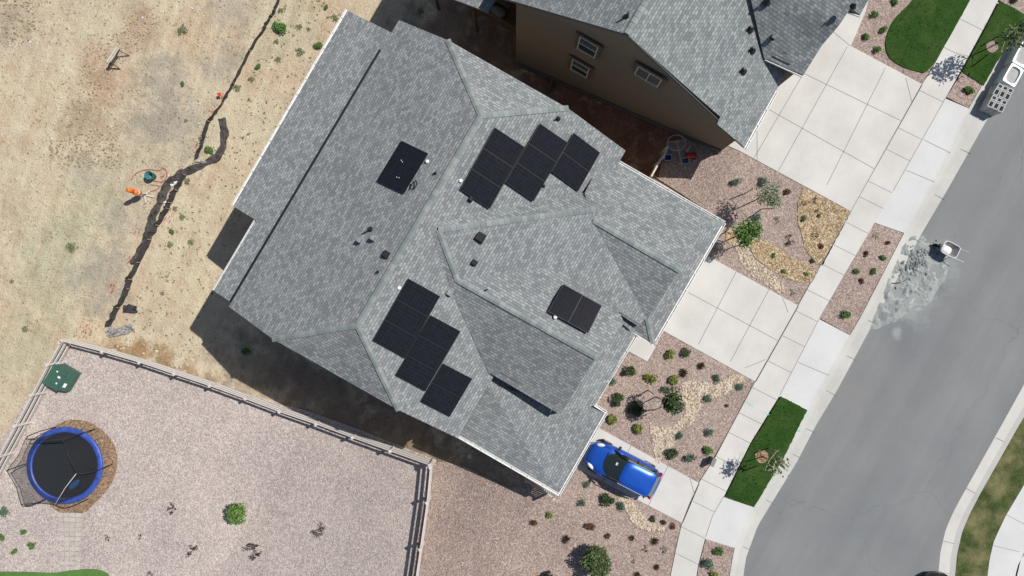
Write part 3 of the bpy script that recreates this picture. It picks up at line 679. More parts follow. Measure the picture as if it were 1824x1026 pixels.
# roof vents, pipes and junction boxes
PFR = wpl(p1, hp, m1)
PMS = wpl(m1, (4.65, .2, MR), lr)
def boxvent(px, py, pl, s=.26, mat='darkmetal', h=.16):
    c = rayp(px, py, pl); mb = MB(); R3 = Matrix.Rotation(math.atan2(NY, NX), 3, 'Z')
    mb.box(c+Vector((0, 0, .05)), (s*1.15, s*1.15, .03), ax=R3); mb.box(c+Vector((0, 0, h*.5+.05)), (s, s, h), ax=R3, taper=.8)
    mb.obj('roof_vent', M[mat], roof)
def pipe(px, py, pl, h=.45, r=.05, mat='darkmetal', cone=True):
    c = rayp(px, py, pl); mb = MB()
    mb.tube([c-Vector((0, 0, .1)), c+Vector((0, 0, h))], r, 10)
    if cone: mb.lathe([(r*3.2, -.03), (r*1.5, .1), (r*1.1, .16)], c, 12)
    mb.obj('vent_pipe', M[mat], roof)
boxvent(855, 423, PFR, .4); boxvent(845, 468, PFR, .24); boxvent(688, 454, PR, .3); boxvent(801, 522, PF, .26, 'galv')
boxvent(642, 429, PR, .22, 'galv', .3); boxvent(666, 425, PR, .22, 'galv', .3); boxvent(839, 355, PF, .2); boxvent(1037, 350, PF, .18)
pipe(660, 409, PR, .55); pipe(868, 516, PFR, .5, .04); pipe(994, 211, PF, .3, .04); pipe(968, 331, PF, .25, .03); pipe(775, 309, PR, .2, .03); pipe(673, 485, PR, .2, .03)
def jbox(px, py, pl):
    c = rayp(px, py, pl); MB().lathe([(0, .09), (.07, .09), (.09, .07), (.09, .02)], c, 12).obj('junction_box', M['whiteplastic'], roof)
jbox(761.5, 288, PR); jbox(821, 322, PF); jbox(711.5, 513, PF); jbox(989, 565, PG)
# debris on the rear pair of panels
for a in ((718, 290), (716, 287), (712, 318), (708, 317)): MB().box(rayp(*a, PR)+Vector((0, 0, .2)), (.04, .03, .02), rz=a[0]).obj('cable_clip', M['whiteplastic'], roof)
mb = MB(); mb.tube([rayp(x, y, PR)+Vector((0, 0, z)) for x, y, z in ((741, 322, .1), (744, 330, .25), (739, 336, .12), (731, 337, .1), (737, 325, .2))], .03, 6); mb.obj('cable_loop', M['pvframe'], roof)
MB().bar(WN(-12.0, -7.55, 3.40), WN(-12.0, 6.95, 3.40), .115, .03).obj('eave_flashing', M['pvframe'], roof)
mb = MB(); a, b = WN(4.65, -2.22, 4.27), WN(6.0, -2.2, 4.05); mb.bar(a, b, .07, .08); mb.obj('eave_flashing', M['fascia'], roof)
mb = MB(); mb.bar(WN(1.2, 3.18, 3.76), WN(4.7, 3.13, 3.78), .025, .025); mb.obj('step_flashing', M['fascia'], roof)
# slatted timber gate by the south corner
gate = tag(empty('slatted_gate'), 'slatted timber gate beside the south corner of the grey roof house', 'gate')
ga_, gb_ = WN(5.3, 7.62, gl(5.3)), WN(6.95, 7.6, 0); dd_ = (gb_-ga_); L_ = dd_.length; dd_.normalize(); mb = MB()
for i in range(14): p = ga_+dd_*(L_*(i+.5)/14); mb.box(p+Vector((0, 0, .8)), (.075, .03, 1.5), rz=math.atan2(dd_.y, dd_.x))
mb.obj('slats', M['greywood'], gate)
MB().bar(ga_+Vector((0, 0, 1.45)), gb_+Vector((0, 0, 1.45)), .08, .1).obj('rail', M['greywood'], gate); MB().bar(ga_+Vector((0, 0, .2)), gb_+Vector((0, 0, .2)), .05, .1).obj('rail', M['greywood'], gate)
for p in (ga_, gb_): MB().box(p+Vector((0, 0, .85)), (.12, .12, 1.7)).obj('post', M['greywood'], gate)

# ---------------------------------------------------------------- neighbouring house
nb = tag(empty('neighbour_house'), 'brown two storey house with grey gable roof and dark stone garage corner', 'house')
z0 = 7.6
def NUP(px, py, z): p = P(px, py, z); return (p.x*NX+p.y*NY, p.x*UX+p.y*UY, z)
R = RoofB(); sl_ = (z0-3)/(6.05+1.6); zn = lambda n: z0-(n+1.6)*sl_
R.face([(-1.6, -12.6, z0), (-1.6, -34, z0), (6.05, -34, 3.0), (6.05, -16.0, 3.0), (6.1, -12.62, zn(6.1)), (4.2, -12.5, zn(4.2)), (4.15, -12.88, zn(4.15))], 'u')
R.face([(-8.6, -12.5, 3.9), (-1.6, -12.6, z0), (-1.6, -34, z0), (-8.6, -34, 3.9)], 'u')
R.face([(-13.5, -11.3, 2.6), (-8.4, -12.0, 3.05), (-8.4, -34, 3.4), (-13.5, -34, 3.0)], 'u')
wing = [NUP(1361, 103, 4.0), NUP(1431, 134, 4.0), NUP(1464, 81, 4.7), NUP(1494, 46, 5.4), NUP(1514, 16, 5.75), NUP(1560, -70, 6.6), NUP(1322, -70, 6.2), NUP(1340, 8, 5.3)]
R.face([wing[0], wing[1], wing[2], wing[7]], 'n'); R.face([wing[7], wing[2], wing[3]], 'n'); R.face([wing[7], wing[3], wing[6]], 'n'); R.face([wing[6], wing[3], wing[4]], 'n'); R.face([wing[6], wing[4], wing[5]], 'n')
R.face([NUP(1512, 20, 4.2), NUP(1532, 27, 4.2), NUP(1580, -60, 5.2), NUP(1550, -60, 5.3), NUP(1495, -5, 4.9)], 'n')
nroof = R.obj(nb, M['shingle2'])
ridge_caps(nroof, [((-1.6, -12.62, z0), (-1.6, -22, z0))])
gutter(nroof, [(6.18, -12.6, 2.92), (6.1, -15.9, 2.95)]); gutter(nroof, [NUP(1363, 105, 3.9), NUP(1430, 135, 3.9)]); gutter(nroof, [NUP(1512, 21, 4.15), NUP(1533, 28, 4.15)])
wallring(nb, [(-7.2, -12.72, 4.45), (-7.0, -12.72, 4.5), (-1.6, -12.76, z0-.2), (4.5, -12.82, 3.7), (5.62, -12.85, 2.95), (5.62, -16.4, 2.8), (5.62, -34, 2.8), (-7.2, -34, 3.9)], 'stucco')
wallring(nb, [(4.6, -16.75, 3.85), (6.3, -16.8, 3.85), (6.4, -22, 4.0), (4.6, -22, 4.0)], 'stone', 'stone_wall')
mb = MB(); mb.bar(WN(-8.6, -12.5, 3.8), WN(-1.6, -12.6, z0-.1), .03, .16); mb.bar(WN(-1.6, -12.6, z0-.1), WN(4.15, -12.72, zn(4.15)-.1), .03, .16); mb.obj('rake_board', M['fascia'], nb)
mb = MB(); mb.bar(WN(-7.0, -12.6, gl(-7)+.25), WN(5.62, -12.8, .2), .06, .35); mb.obj('foundation_band', M['fascia'], nb)
def window(px, py, z, w, h, split, lab):
    d = ray(px, py); # wall plane u = -12.72
    t = -12.70/(d[0]*UX+d[1]*UY); c = Vector((d[0]*t, d[1]*t, CH+d[2]*t))
    R3 = Matrix.Rotation(math.atan2(NY, NX), 3, 'Z'); out = Vector((UX, UY, 0)).normalized()
    win = MB().box(c+out*.035, (w+.02, .03, h+.02), ax=R3).obj('window', M['fascia'], nb)
    mb = MB()
    for s in (-1, 1): mb.box(c+out*.07+R3@Vector((s*w/2, 0, 0)), (.055, .08, h+.055), ax=R3); mb.box(c+out*.072+Vector((0, 0, s*h/2)), (w-.055, .08, .055), ax=R3)
    if split == 'h': mb.box(c+out*.07, (w-.07, .07, .05), ax=R3)
    else: mb.box(c+out*.07, (.05, .07, h-.07), ax=R3)
    mb.obj('frame', M['vinyl'], win)
    if split == 'h':
        MB().box(c+out*.055+Vector((0, 0, h/4)), (w-.06, .02, h/2-.05), ax=R3).obj('pane', M['glassg'], win)
        MB().box(c+out*.055-Vector((0, 0, h/4)), (w-.06, .02, h/2-.05), ax=R3).obj('pane', M['glass'], win)
    else: MB().box(c+out*.055, (w-.06, .02, h-.06), ax=R3).obj('pane', M['glassg'], win)
    mb = MB(); mb.box(c+out*.06+Vector((0, 0, h/2+.13)), (w+.55, .06, .13), ax=R3)
    for s in (-1, 1): mb.box(c+out*.06+R3@Vector((s*(w/2+.12), 0, 0)), (.13, .06, h+.12), ax=R3)
    mb.obj('surround', M['browntrim'], win)
window(1048, 82, 0, .98, 1.45, 'h', ''); window(1034, 120, 0, .98, 1.5, 'h', ''); window(1156, 134, 0, 1.25, 1.05, 'v', '')
PN = wpl((-1.6, -12.6, z0), (-1.6, -30, z0), (6.05, -20, 3.0)); PNS = wpl(wing[0], wing[1], wing[7]); PNR = wpl((-8.6, -12.5, 3.9), (-1.6, -12.6, z0), (-8.6, -30, 3.9))
roof_keep = roof; roof = nroof
pipe(1116, 30, PNR, .5, .05); pipe(1335, 52, PN, .35, .07); pipe(1339, 89, PN, .35, .07); pipe(1323, 126, PN, .35, .07); pipe(1366, 4, PNS, .5, .06); boxvent(1376, 68, PNS, .22); pipe(1520, 11, PNS, .3, .05)
mb = MB(); mb.bar(rayp(1381, 97, PNS)+Vector((0, 0, .03)), rayp(1412, 112, PNS)+Vector((0, 0, .03)), .04, .04); mb.obj('roof_flashing', M['fascia'], nroof)
roof = roof_keep
# downpipe and hose bib box at the foot of the brown wall
mb = MB(); a = WN(4.1, -12.45, gl(4.1)); mb.bar(a+Vector((0, 0, .1)), a+Vector((.5*UX, .5*UY, .25)), .1, .08); mb.obj('downspout', M['greywood'], nb)
# raised deck with its railing and bench behind the neighbour's house
deck = tag(empty('timber_deck'), 'dark brown raised timber deck with baluster railing behind the brown house', 'deck')
zd = -1.2
mb = MB()
for i in range(30): mb.bar(WN(-12.9+i*.185, -13.2, zd), WN(-12.9+i*.185, -24, zd), .17, .05)
mb.obj('boards', M['darkwood'], deck)
mb = MB()
for i in range(52): mb.box(WN(-12.9+i*.11, -13.15, zd+.5), (.04, .04, .95), rz=.5)
for i in range(40): mb.box(WN(-12.95, -13.15-i*.12, zd+.5), (.04, .04, .95), rz=.5)
mb.bar(WN(-12.95, -13.15, zd+1), WN(-7.3, -13.15, zd+1), .1, .06); mb.bar(WN(-12.95, -13.15, zd+1), WN(-12.95, -20, zd+1), .1, .06); mb.obj('railing', M['darkwood'], deck)
for n_ in (-12.9, -10.2, -7.5): MB().box(WN(n_, -13.2, (zd-4.2)/2), (.16, .16, zd+4.2), rz=.5).obj('post', M['darkwood'], deck)
sofa = tag(empty('outdoor_sofa', WN(-9.7, -13.75, zd)), 'grey outdoor sofa with three plump cushions on the dark timber deck', 'sofa')
sofa.rotation_euler = (0, 0, math.atan2(NY, NX)-.03)
mb = MB(); mb.box((0, 0, .2), (2.5, .85, .3)); mb.box((0, .38, .5), (2.5, .1, .6)); mb.obj('frame', M['darkwood'], sofa)
cush = simple('grey_cushion', (.30, .29, .31), .9)
for s in (-1, 0, 1):
    mb = MB(); mb.lathe([(0, -.12), (.36, -.1), (.42, 0), (.36, .1), (0, .13)], (s*.82, -.08, .47), 16, sx=1, sy=.72); mb.obj('cushion', cush, sofa, True)
# low timber wall stepping the side yard, soil pile and cut
rw = tag(empty('retaining_wall'), 'low dark timber retaining step crossing the shaded side yard between houses', 'wall')
a, b = G(986, 138), G(975, 166); mb = MB()
for k in range(2): mb.bar(a+Vector((0, 0, .12+k*.2)), b+Vector((0, 0, .12+k*.2)), .16, .19)
mb.obj('sleepers', M['darkwood'], rw)
# ================================================================ plants
def leafcloud(mb, c, rx, ry, rz, n, size, rnd, hollow=.35, up=.5, m=0, stretch=1.6, nl=9, sp=.42):
    """many small bent leaves spread through an uneven volume"""
    lobes = [(Vector((max(-.7, min(.7, rnd.gauss(0, sp))), max(-.7, min(.7, rnd.gauss(0, sp))), rnd.uniform(-.2, .5))), rnd.uniform(.35, .7)*(1 if nl < 12 else .75)) for _ in range(nl)]
    lobes = [((o if math.hypot(o.x, o.y) < .66 else Vector((o.x, o.y, o.z*1.5))*(.62/math.hypot(o.x, o.y))), r) for o, r in lobes]
    for _ in range(n):
        o, r = rnd.choice(lobes)
        d = Vector((rnd.gauss(0, 1), rnd.gauss(0, 1), rnd.gauss(0, 1)+up)).normalized()
        q = o+d*r*(hollow+(1-hollow)*rnd.random()**.5)
        p = Vector((q.x*rx, q.y*ry, q.z*rz))+c
        if p.z < .01: p.z = .01+rnd.random()*.03
        a = Vector((rnd.gauss(0, 1), rnd.gauss(0, 1), rnd.gauss(0, .6))).normalized(); b = a.cross(Vector((rnd.gauss(0, .5), rnd.gauss(0, .5), 1))).normalized()
        s = size*rnd.uniform(.6, 1.35); a = a*s*stretch*.5; b = b*s*.42
        mb.add([p-a, p+b-a*.1, p+a, p-b-a*.1], [(0, 1, 2, 3)], m)
def spikes(mb, c, r, h, n, rnd, w=.012, m=0):
    for _ in range(n):
        t = rnd.uniform(0, 6.283); q = rnd.random()**.6
        b = c+Vector((math.cos(t), math.sin(t), 0))*r*.25*q; e = c+Vector((math.cos(t)*r*q, math.sin(t)*r*q, h*(1.1-.6*q)*rnd.uniform(.7, 1.1)))
        mid = (b+e)/2+Vector((0, 0, h*.15)); s = Vector((-math.sin(t), math.cos(t), 0))*w
        mb.add([b-s, b+s, mid+s, e, mid-s], [(0, 1, 2, 3, 4)], m)
LM = {
 'sage': island_mat('sage_leaves', [(0, (.035, .07, .045)), (.5, (.09, .145, .10)), (1, (.17, .235, .165))]),
 'dark': island_mat('dark_leaves', [(0, (.016, .034, .014)), (.6, (.05, .085, .03)), (1, (.12, .15, .06))]),
 'lime': island_mat('lime_leaves', [(0, (.04, .06, .015)), (.45, (.13, .17, .035)), (1, (.36, .38, .10))]),
 'red': island_mat('red_leaves', [(0, (.05, .022, .018)), (.55, (.15, .06, .04)), (1, (.22, .15, .08))]),
 'straw': island_mat('straw_blades', [(0, (.12, .09, .04)), (.5, (.27, .22, .11)), (1, (.42, .36, .20))]),
 'green': island_mat('green_leaves', [(0, (.03, .075, .015)), (.5, (.08, .17, .035)), (1, (.19, .30, .08))]),
 'bright': island_mat('bright_leaves', [(0, (.045, .10, .02)), (.5, (.12, .22, .05)), (1, (.26, .38, .13))]),
 'olive': island_mat('olive_leaves', [(0, (.03, .055, .02)), (.5, (.085, .125, .045)), (1, (.19, .225, .10))]),
 'weed': island_mat('weed_leaves', [(0, (.10, .12, .06)), (.5, (.19, .215, .11)), (1, (.32, .34, .20))]),
 'plum': island_mat('plum_leaves', [(0, (.03, .02, .02)), (.5, (.075, .045, .042)), (1, (.13, .10, .075))]),
 'ash': island_mat('grey_green_leaves', [(0, (.09, .11, .06)), (.5, (.19, .225, .13)), (1, (.32, .36, .24))]),
}
PM = {}
def plant_mesh(kind, v):
    k = (kind, v)
    if k in PM: return PM[k]
    rnd = random.Random(hash(kind) % 1000 if False else sum(map(ord, kind))*7+v); mb = MB(); c = Vector((0, 0, 0))
    if kind in ('sage', 'dark', 'lime', 'green', 'bright', 'red'):
        leafcloud(mb, Vector((0, 0, .42)), 1, 1, .75, 620, .17 if kind != 'sage' else .13, rnd, nl=7+v*3)
        for _ in range(5): t = rnd.uniform(0, 6.3); mb.tube([(0, 0, 0), (.4*math.cos(t), .4*math.sin(t), .6)], [.035, .015], 4, 1)
    elif kind == 'weed':
        leafcloud(mb, Vector((0, 0, .15)), 1, 1, .3, 130, .22, rnd, hollow=.1)
    elif kind == 'straw':
        spikes(mb, c, 1, 1.1, 95, rnd, .035)
    elif kind in ('plum', 'ash'):
        for _ in range(9):
            t = rnd.uniform(0, 6.3); e = Vector((math.cos(t), math.sin(t), 0))*rnd.uniform(.4, .95)+Vector((0, 0, rnd.uniform(.3, .8)))
            mb.tube([(0, 0, 0), e*.5+Vector((0, 0, .1)), e], [.03, .02, .01], 4, 1)
            for _ in range(9):
                p = e+Vector((rnd.gauss(0, .14), rnd.gauss(0, .14), rnd.gauss(0, .1))); a = Vector((rnd.gauss(0, 1), rnd.gauss(0, 1), rnd.gauss(0, .4))).normalized()*.12; b = a.cross(Vector((0, 0, 1))).normalized()*.07
                mb.add([p-a, p+b, p+a, p-b], [(0, 1, 2, 3)])
    me_o = mb.obj('tmp', [LM[kind], M['bark_tree']]); me = me_o.data; bpy.data.objects.remove(me_o); PM[k] = me; return me
pcount = 0
def plant(kind, px, py, rpx, label, group=None, name='shrub', cat='shrub', hz=1.0):
    global pcount
    pcount += 1
    p = G(px, py, .09 if kind != 'weed' else .01); r = rpx*(CH-p.z)/FPX
    o = bpy.data.objects.new(name, plant_mesh(kind, pcount % 4)); COL.objects.link(o)
    o.location = p-Vector((p.x, p.y, 0))*(r*.35/CH); o.rotation_euler = (0, 0, pcount*1.7); o.scale = (r*1.0, r*1.0, r*hz)
    tag(o, label, cat, group); return o
g1 = 'small shrubs by the neighbour driveway'
plant('green', 1558, 26, 7, 'small green shrub nearest the neighbour house garage, beside the kidney shaped lawn', g1)
plant('green', 1595, 3, 7, 'small green shrub cut by the top edge beside the kidney shaped lawn', g1)
plant('green', 1542, 66, 7, 'small green shrub closest to the corner of the neighbour driveway', g1)
plant('green', 1572, 53, 7, 'small green shrub touching the left rim of the kidney shaped lawn', g1)
plant('green', 1563, 88, 7, 'small green shrub at the lower left foot of the kidney shaped lawn', g1)
plant('green', 1727, 159, 9, 'lone green shrub in the small gravel patch beside the concrete block stack', g1)
plant('dark', 1806, 1, 8, 'dark shrub in the gravel at the top right corner above the kerbside lawn')
g2 = 'plants in the upper gravel bed'
plant('sage', 1310, 324, 9, 'blue green round shrub standing alone near the shaded side yard', g2)
plant('sage', 1357, 324, 10, 'blue green shrub just above the grey leaved staked tree', g2)
plant('sage', 1347.5, 387, 9, 'blue green shrub between the two staked trees of the upper bed', g2)
plant('red', 1401, 343, 7, 'rusty red low shrub near the edge of the neighbour driveway', g2)
plant('ash', 1386, 391, 7, 'thin grey green sprig in the gravel right of the grey leaved tree', g2)
plant('plum', 1406, 427, 11, 'bare dark twiggy shrub between the two wood chip beds', g2)
g3 = 'young plants in the wood chip beds'
plant('plum', 1431, 362, 5, 'small dark plant in the wood chips nearest the gravel corner', g3)
plant('plum', 1453, 357, 6, 'small dark plant high in the larger wood chip bed', g3)
plant('sage', 1431, 389, 6, 'blue green plant on the left rim of the larger wood chip bed', g3)
plant('plum', 1457, 380, 8, 'dark brown twiggy plant in the centre of the larger wood chip bed', g3)
plant('plum', 1452, 419, 7, 'dark plant in the lower half of the larger wood chip bed', g3)
plant('weed', 1446, 435, 6, 'tiny green plant low on the left in the larger wood chip bed', g3)
plant('red', 1462, 439, 6, 'reddish brown plant low on the right in the larger wood chip bed', g3)
plant('dark', 1447, 465, 4, 'dark tuft at the bottom tip of the larger wood chip bed', g3)
plant('bright', 1378, 455, 5, 'bright green sprout near the top of the lower wood chip bed', g3)
plant('bright', 1396, 484, 5, 'bright green sprout in the middle of the lower wood chip bed', g3)
plant('bright', 1435, 488, 4, 'bright green sprout at the sidewalk end of the lower wood chip bed', g3)
plant('weed', 1340, 438, 7, 'pale green tuft at the foot of the bright green staked tree', g3)
plant('ash', 1412, 520, 6, 'faint dry sprig beside the cobbles near the middle driveway', g2)
g4 = 'plants in the long gravel strip by the kerb'
plant('ash', 1561.5, 420, 6, 'pale sprig at the upper end of the kerbside gravel strip', g4)
plant('red', 1582, 433, 5, 'small rusty plant near the upper kerb end of the gravel strip', g4)
plant('red', 1542, 452, 5, 'small rusty plant on the sidewalk side of the gravel strip', g4)
plant('green', 1572, 460, 6, 'small green shrub on the kerb side of the gravel strip', g4)
plant('green', 1525, 483, 6, 'small green shrub near the sidewalk in the middle of the gravel strip', g4)
plant('green', 1557, 483, 6, 'small green shrub near the kerb in the middle of the gravel strip', g4)
plant('red', 1534, 501, 5, 'small rusty plant below the middle pair in the gravel strip', g4)
plant('weed', 1508, 530, 8, 'pale green spreading plant in the lower half of the gravel strip', g4)
plant('green', 1506, 560, 9, 'largest green shrub at the lower end of the kerbside gravel strip', g4)
g5 = 'shrubs in the middle gravel bed'
plant('lime', 1194.5, 630, 10, 'yellow green shrub nearest the small concrete walk pad', g5)
plant('dark', 1221, 628, 8, 'dark green shrub beside the top edge of the middle gravel bed', g5)
plant('straw', 1249, 651, 9, 'brown grass tuft halfway along the middle driveway edge', g5)
plant('straw', 1218, 664, 10, 'brown grass tuft at the top of the cobble stream', g5)
plant('dark', 1122, 662.6, 11, 'dark green shrub with reddish shade side near the white house gutter', g5)
plant('lime', 1157, 674, 11, 'yellow green shrub right of the dark one beneath the house eave', g5)
plant('lime', 1201, 676.5, 10, 'yellow green shrub touching the top of the cobble stream', g5)
plant('sage', 1091, 678.5, 8, 'blue green shrub half hidden under the white gutter of the house', g5)
plant('sage', 1277, 674, 8, 'blue green shrub on the upper rim of the cobble stream', g5)
plant('sage', 1317, 688, 8, 'blue green shrub at the sidewalk end of the cobble stream', g5)
plant('sage', 1261, 709.5, 9, 'blue green shrub below the bend of the cobble stream', g5)
plant('red', 1294, 721.6, 4, 'tiny rusty sprout alone right of the cobble stream', g5)
plant('dark', 1102, 711, 12, 'large dark shrub left of the dark green staked tree near the house', g5)
plant('dark', 1132, 728, 12, 'large dark shrub lying in the shade of the dark green staked tree', g5)
plant('lime', 1091, 746, 10, 'yellow green shrub beside the lower house corner gutter', g5)
plant('lime', 1136, 764, 11, 'yellow green shrub closest to the blue car', g5)
plant('sage', 1187, 694, 9, 'blue green shrub touching the top of the dark green staked tree', g5)
plant('sage', 1209, 775, 8, 'blue green shrub on the right bank of the lower cobble stream', g5)
plant('sage', 1263, 769, 9, 'blue green shrub midway down the sidewalk side of the middle bed', g5)
plant('green', 1261, 802, 9, 'mid green shrub above the grey utility post', g5)
plant('sage', 1229, 815, 10, 'pale grey green shrub in the bottom corner of the middle bed', g5)
plant('dark', 1196, 807, 10, 'dark green shrub at the foot of the cobble stream by the driveway', g5)
g6 = 'shrubs in the lower gravel yard'
plant('sage', 1044.6, 862, 7, 'small blue green shrub in front of the blue car bonnet', g6)
plant('sage', 1036, 895, 8, 'blue green shrub furthest left below the blue car', g6)
plant('dark', 1081.7, 887, 12, 'dark green bushy shrub at the top of the lower cobble run', g6)
plant('sage', 1105, 902, 9, 'blue green shrub touching the lower cobble run', g6)
plant('dark', 1163, 924, 6, 'small dark shrub along the lower driveway edge', g6)
plant('dark', 1183, 931, 6, 'small dark green shrub at the end of the cobbles', g6)
plant('red', 1198, 938, 6, 'small rusty shrub where the lower driveway meets the sidewalk', g6)
plant('red', 1050.6, 936, 8, 'rusty feathery plant below the leftmost blue green shrub', g6)
plant('straw', 1009, 961, 10, 'yellow green grass tuft left above the big round bush', g6)
plant('red', 1083, 956, 6, 'small brown plant right above the big round bush', g6)
plant('straw', 1126, 958, 7, 'orange brown dry tuft below the cobble run', g6)
plant('straw', 1167, 964, 9, 'yellowish grass tuft left of the curved sidewalk', g6)
plant('ash', 1150, 976.5, 7, 'faint grey sprig between the two yellow grass tufts', g6)
plant('ash', 1185, 979, 7, 'faint grey sprig closest to the curved sidewalk', g6)
plant('weed', 1128, 997, 9, 'green and orange low plant right of the big round bush', g6)
plant('straw', 1170, 1010, 7, 'dry straw tuft near the bottom edge left of the sidewalk', g6)
plant('straw', 1136, 1024, 8, 'dry straw tuft cut by the bottom edge', g6)
plant('lime', 979, 917, 7, 'yellow green tuft below the slatted gate', g6)
plant('red', 951.7, 932, 7, 'rusty tuft at lower left of the slatted gate', g6)
plant('green', 1278.7, 982, 9, 'green shrub at the top of the lowest kerbside gravel strip', g6)
plant('sage', 1260.6, 1004, 12, 'wide blue green shrub in the lowest kerbside gravel strip', g6)
plant('lime', 1272, 1023, 9, 'yellow green shrub at the bottom edge in the lowest kerbside strip', g6)
g7 = 'plants in the pale back yard gravel'
plant('plum', 306.5, 906, 10, 'plum coloured young shrub left of the bright green bush', g7)
plant('plum', 343, 981, 11, 'plum coloured young shrub below left of the bright green bush', g7)
plant('plum', 451.5, 980.5, 15, 'widest plum coloured shrub below the bright green bush', g7)
plant('plum', 567.5, 943, 12, 'faded plum shrub furthest right in the pale gravel', g7)
plant('plum', 192, 958.6, 6, 'small plum sprig right of the paver path', g7)
plant('plum', 250, 956, 5, 'tiny plum sprig halfway between path and bright bush', g7)
plant('plum', 268, 1023, 6, 'small plum sprig at the bottom edge by the bright lawn', g7)
plant('green', 42, 947, 6, 'small green tuft uppermost of the cluster left of the paver path', g7)
plant('green', 4, 956, 6, 'small green tuft cut by the left edge', g7)
plant('green', 57, 972, 7, 'small green tuft nearest the paver path', g7)
plant('green', 27, 983, 6, 'small green tuft lowest of the left cluster', g7)
plant('sage', 6, 912, 10, 'round grey green shrub at the left edge below the trampoline', g7, hz=.5)
g8 = 'weeds on the bare construction ground'
W8 = [(498, 46, 15, 'widest green weed mat beside the silt fence near the top edge'), (533, 47, 8, 'green weed right of the wide weed mat near the top edge'), (595, 32, 9, 'green weed nearest the top corner of the house roof'),
      (535, 91, 10, 'bright weed clump left of the upper house eave'), (566, 79, 9, 'grey green weed closest to the upper white eave'), (495, 105, 8, 'sparse weed between silt fence and bright clump'),
      (447, 142, 8, 'green weed just right of the upper silt fence'), (422, 155, 9, 'green weed growing against the bend of the silt fence'), (458, 118, 6, 'faint weed above the fence bend weed'),
      (443, 177, 4, 'tiny weed below the fence bend weeds'), (500, 19, 7, 'small weed above the wide weed mat'), (492, 73, 6, 'small weed below the wide weed mat'), (580, 12, 5, 'tiny weed at the top edge left of the roof corner'),
      (549, 51, 5, 'tiny dark weed in the middle of the upper dirt strip'), (750, 20, 9, 'dark green weed at the edge of the shaded patio'), (323, 51, 12, 'grey green bush weed on the graded dirt near the top edge'),
      (324, 149, 5, 'small round weed in the grey stubble'), (123, 439, 13, 'large dusty weed on the far left construction dirt'), (325, 387, 8, 'green weed right of the buried fabric end'), (301, 435, 7, 'bright weed below right of the fence end'),
      (305, 413, 6, 'sparse weed between two brighter weeds'), (338, 431, 8, 'brown green weed left of the shaded roof notch'), (312, 371, 7, 'yellow green weed touching the standing silt fence'), (331, 322, 8, 'yellow green weed under the crumpled black fabric'),
      (372, 268, 9, 'green weed inside the loop of loose fabric'), (357, 246, 8, 'dark weed between fence and loose fabric loop'), (44, 585, 9, 'dusty weed above the corner of the white rail fence'), (288, 523, 5, 'small weed in the pale sandy dirt'), (438, 627, 9, 'dark weed inside the house shadow'),
      (330, 215, 5, 'small weed in the grey stubble below the sawhorse'), (150, 660, 5, 'small weed near the transformer cabinet outside'), (20, 500, 6, 'dusty weed at the left edge')]
for i, (x, y, r, l) in enumerate(W8):
    if (x, y) == (150, 660): continue
    plant('weed' if i % 4 else 'green', x, y, r*.85, l, g8, 'weed', 'weed', .6)
# ---- trees
def tree(label, base, crown, rad, kind, dens, h, stakes=(), name='staked_tree', cat='tree', trunk_r=.035, leaf=.11, squash=.8):
    b = G(*base, .1); t = tag(empty(name, b), label, cat); rnd = random.Random(int(base[0]))
    c = P(crown[0], crown[1], b.z+h)-b; rx = rad*(CH-b.z-h)/FPX
    mb = MB(); top = Vector((c.x, c.y, h)); mid = Vector((c.x*.35, c.y*.35, h*.5))
    mb.tube([(0, 0, -.1), mid*.5+Vector((.01, 0, 0)), mid, top*.95], [trunk_r, trunk_r*.9, trunk_r*.75, trunk_r*.3], 8)
    for _ in range(11):
        a = mid.lerp(top, rnd.uniform(.1, .9)); d = Vector((rnd.gauss(0, 1), rnd.gauss(0, 1), rnd.uniform(.1, .9))).normalized()*rx*rnd.uniform(.6, 1.05)
        mb.tube([a, a+d*.5+Vector((0, 0, .03)), a+d], [trunk_r*.4, trunk_r*.28, .005], 5)
    mb.obj('trunk', M['bark_tree'], t, True)
    mb = MB(); leafcloud(mb, top, rx, rx, rx*squash, dens, leaf, rnd, hollow=.15, nl=26 if name == 'bush' else 11, sp=.5)
    mb.obj('crown', LM[kind], t)
    for i, (s, e, lab) in enumerate(stakes):
        a = G(*s, .05); st = tag(empty('tree_stake', a), lab, 'stake', 'wooden stakes beside the young trees'); 
        z = 1.35; q = P(e[0], e[1], a.z+z)-a
        mb = MB(); mb.tube([(0, 0, -.1), q], .03, 8); mb.obj('pole', M['wood'], st)
        mb = MB(); mb.tube([q*.93, q*.93+(mid-(a-b)-q*.93)*.98+Vector((0, 0, .05))], .012, 5); mb.obj('strap', M['greywood'], st)
    return t
tree('young leafy street tree on the kerbside lawn next to the white tubs', (1768, 82), (1808, 58), 32, 'olive', 420, 2.7, [((1757, 98), (1785, 92), 'lower wooden stake of the kerbside tree near the white tubs'), ((1776, 66), (1802, 54), 'upper wooden stake of the kerbside tree near the white tubs')])
tree('sparse sapling in a mulch ring on the long grass strip', (1357, 813), (1384, 821), 26, 'weed', 150, 2.4, [((1367, 798), (1386, 803), 'upper stake of the sapling on the long grass strip'), ((1348, 829), (1364, 837), 'lower stake of the sapling on the long grass strip')], trunk_r=.03)
tree('dark green staked tree beside the cobble stream in the middle bed', (1167, 707), (1194, 715), 24, 'dark', 1300, 2.3, [((1154, 694.5), (1164, 702), 'upper stake of the dark green tree by the cobble stream'), ((1166, 731), (1178, 725), 'lower stake of the dark green tree by the cobble stream')], leaf=.09)
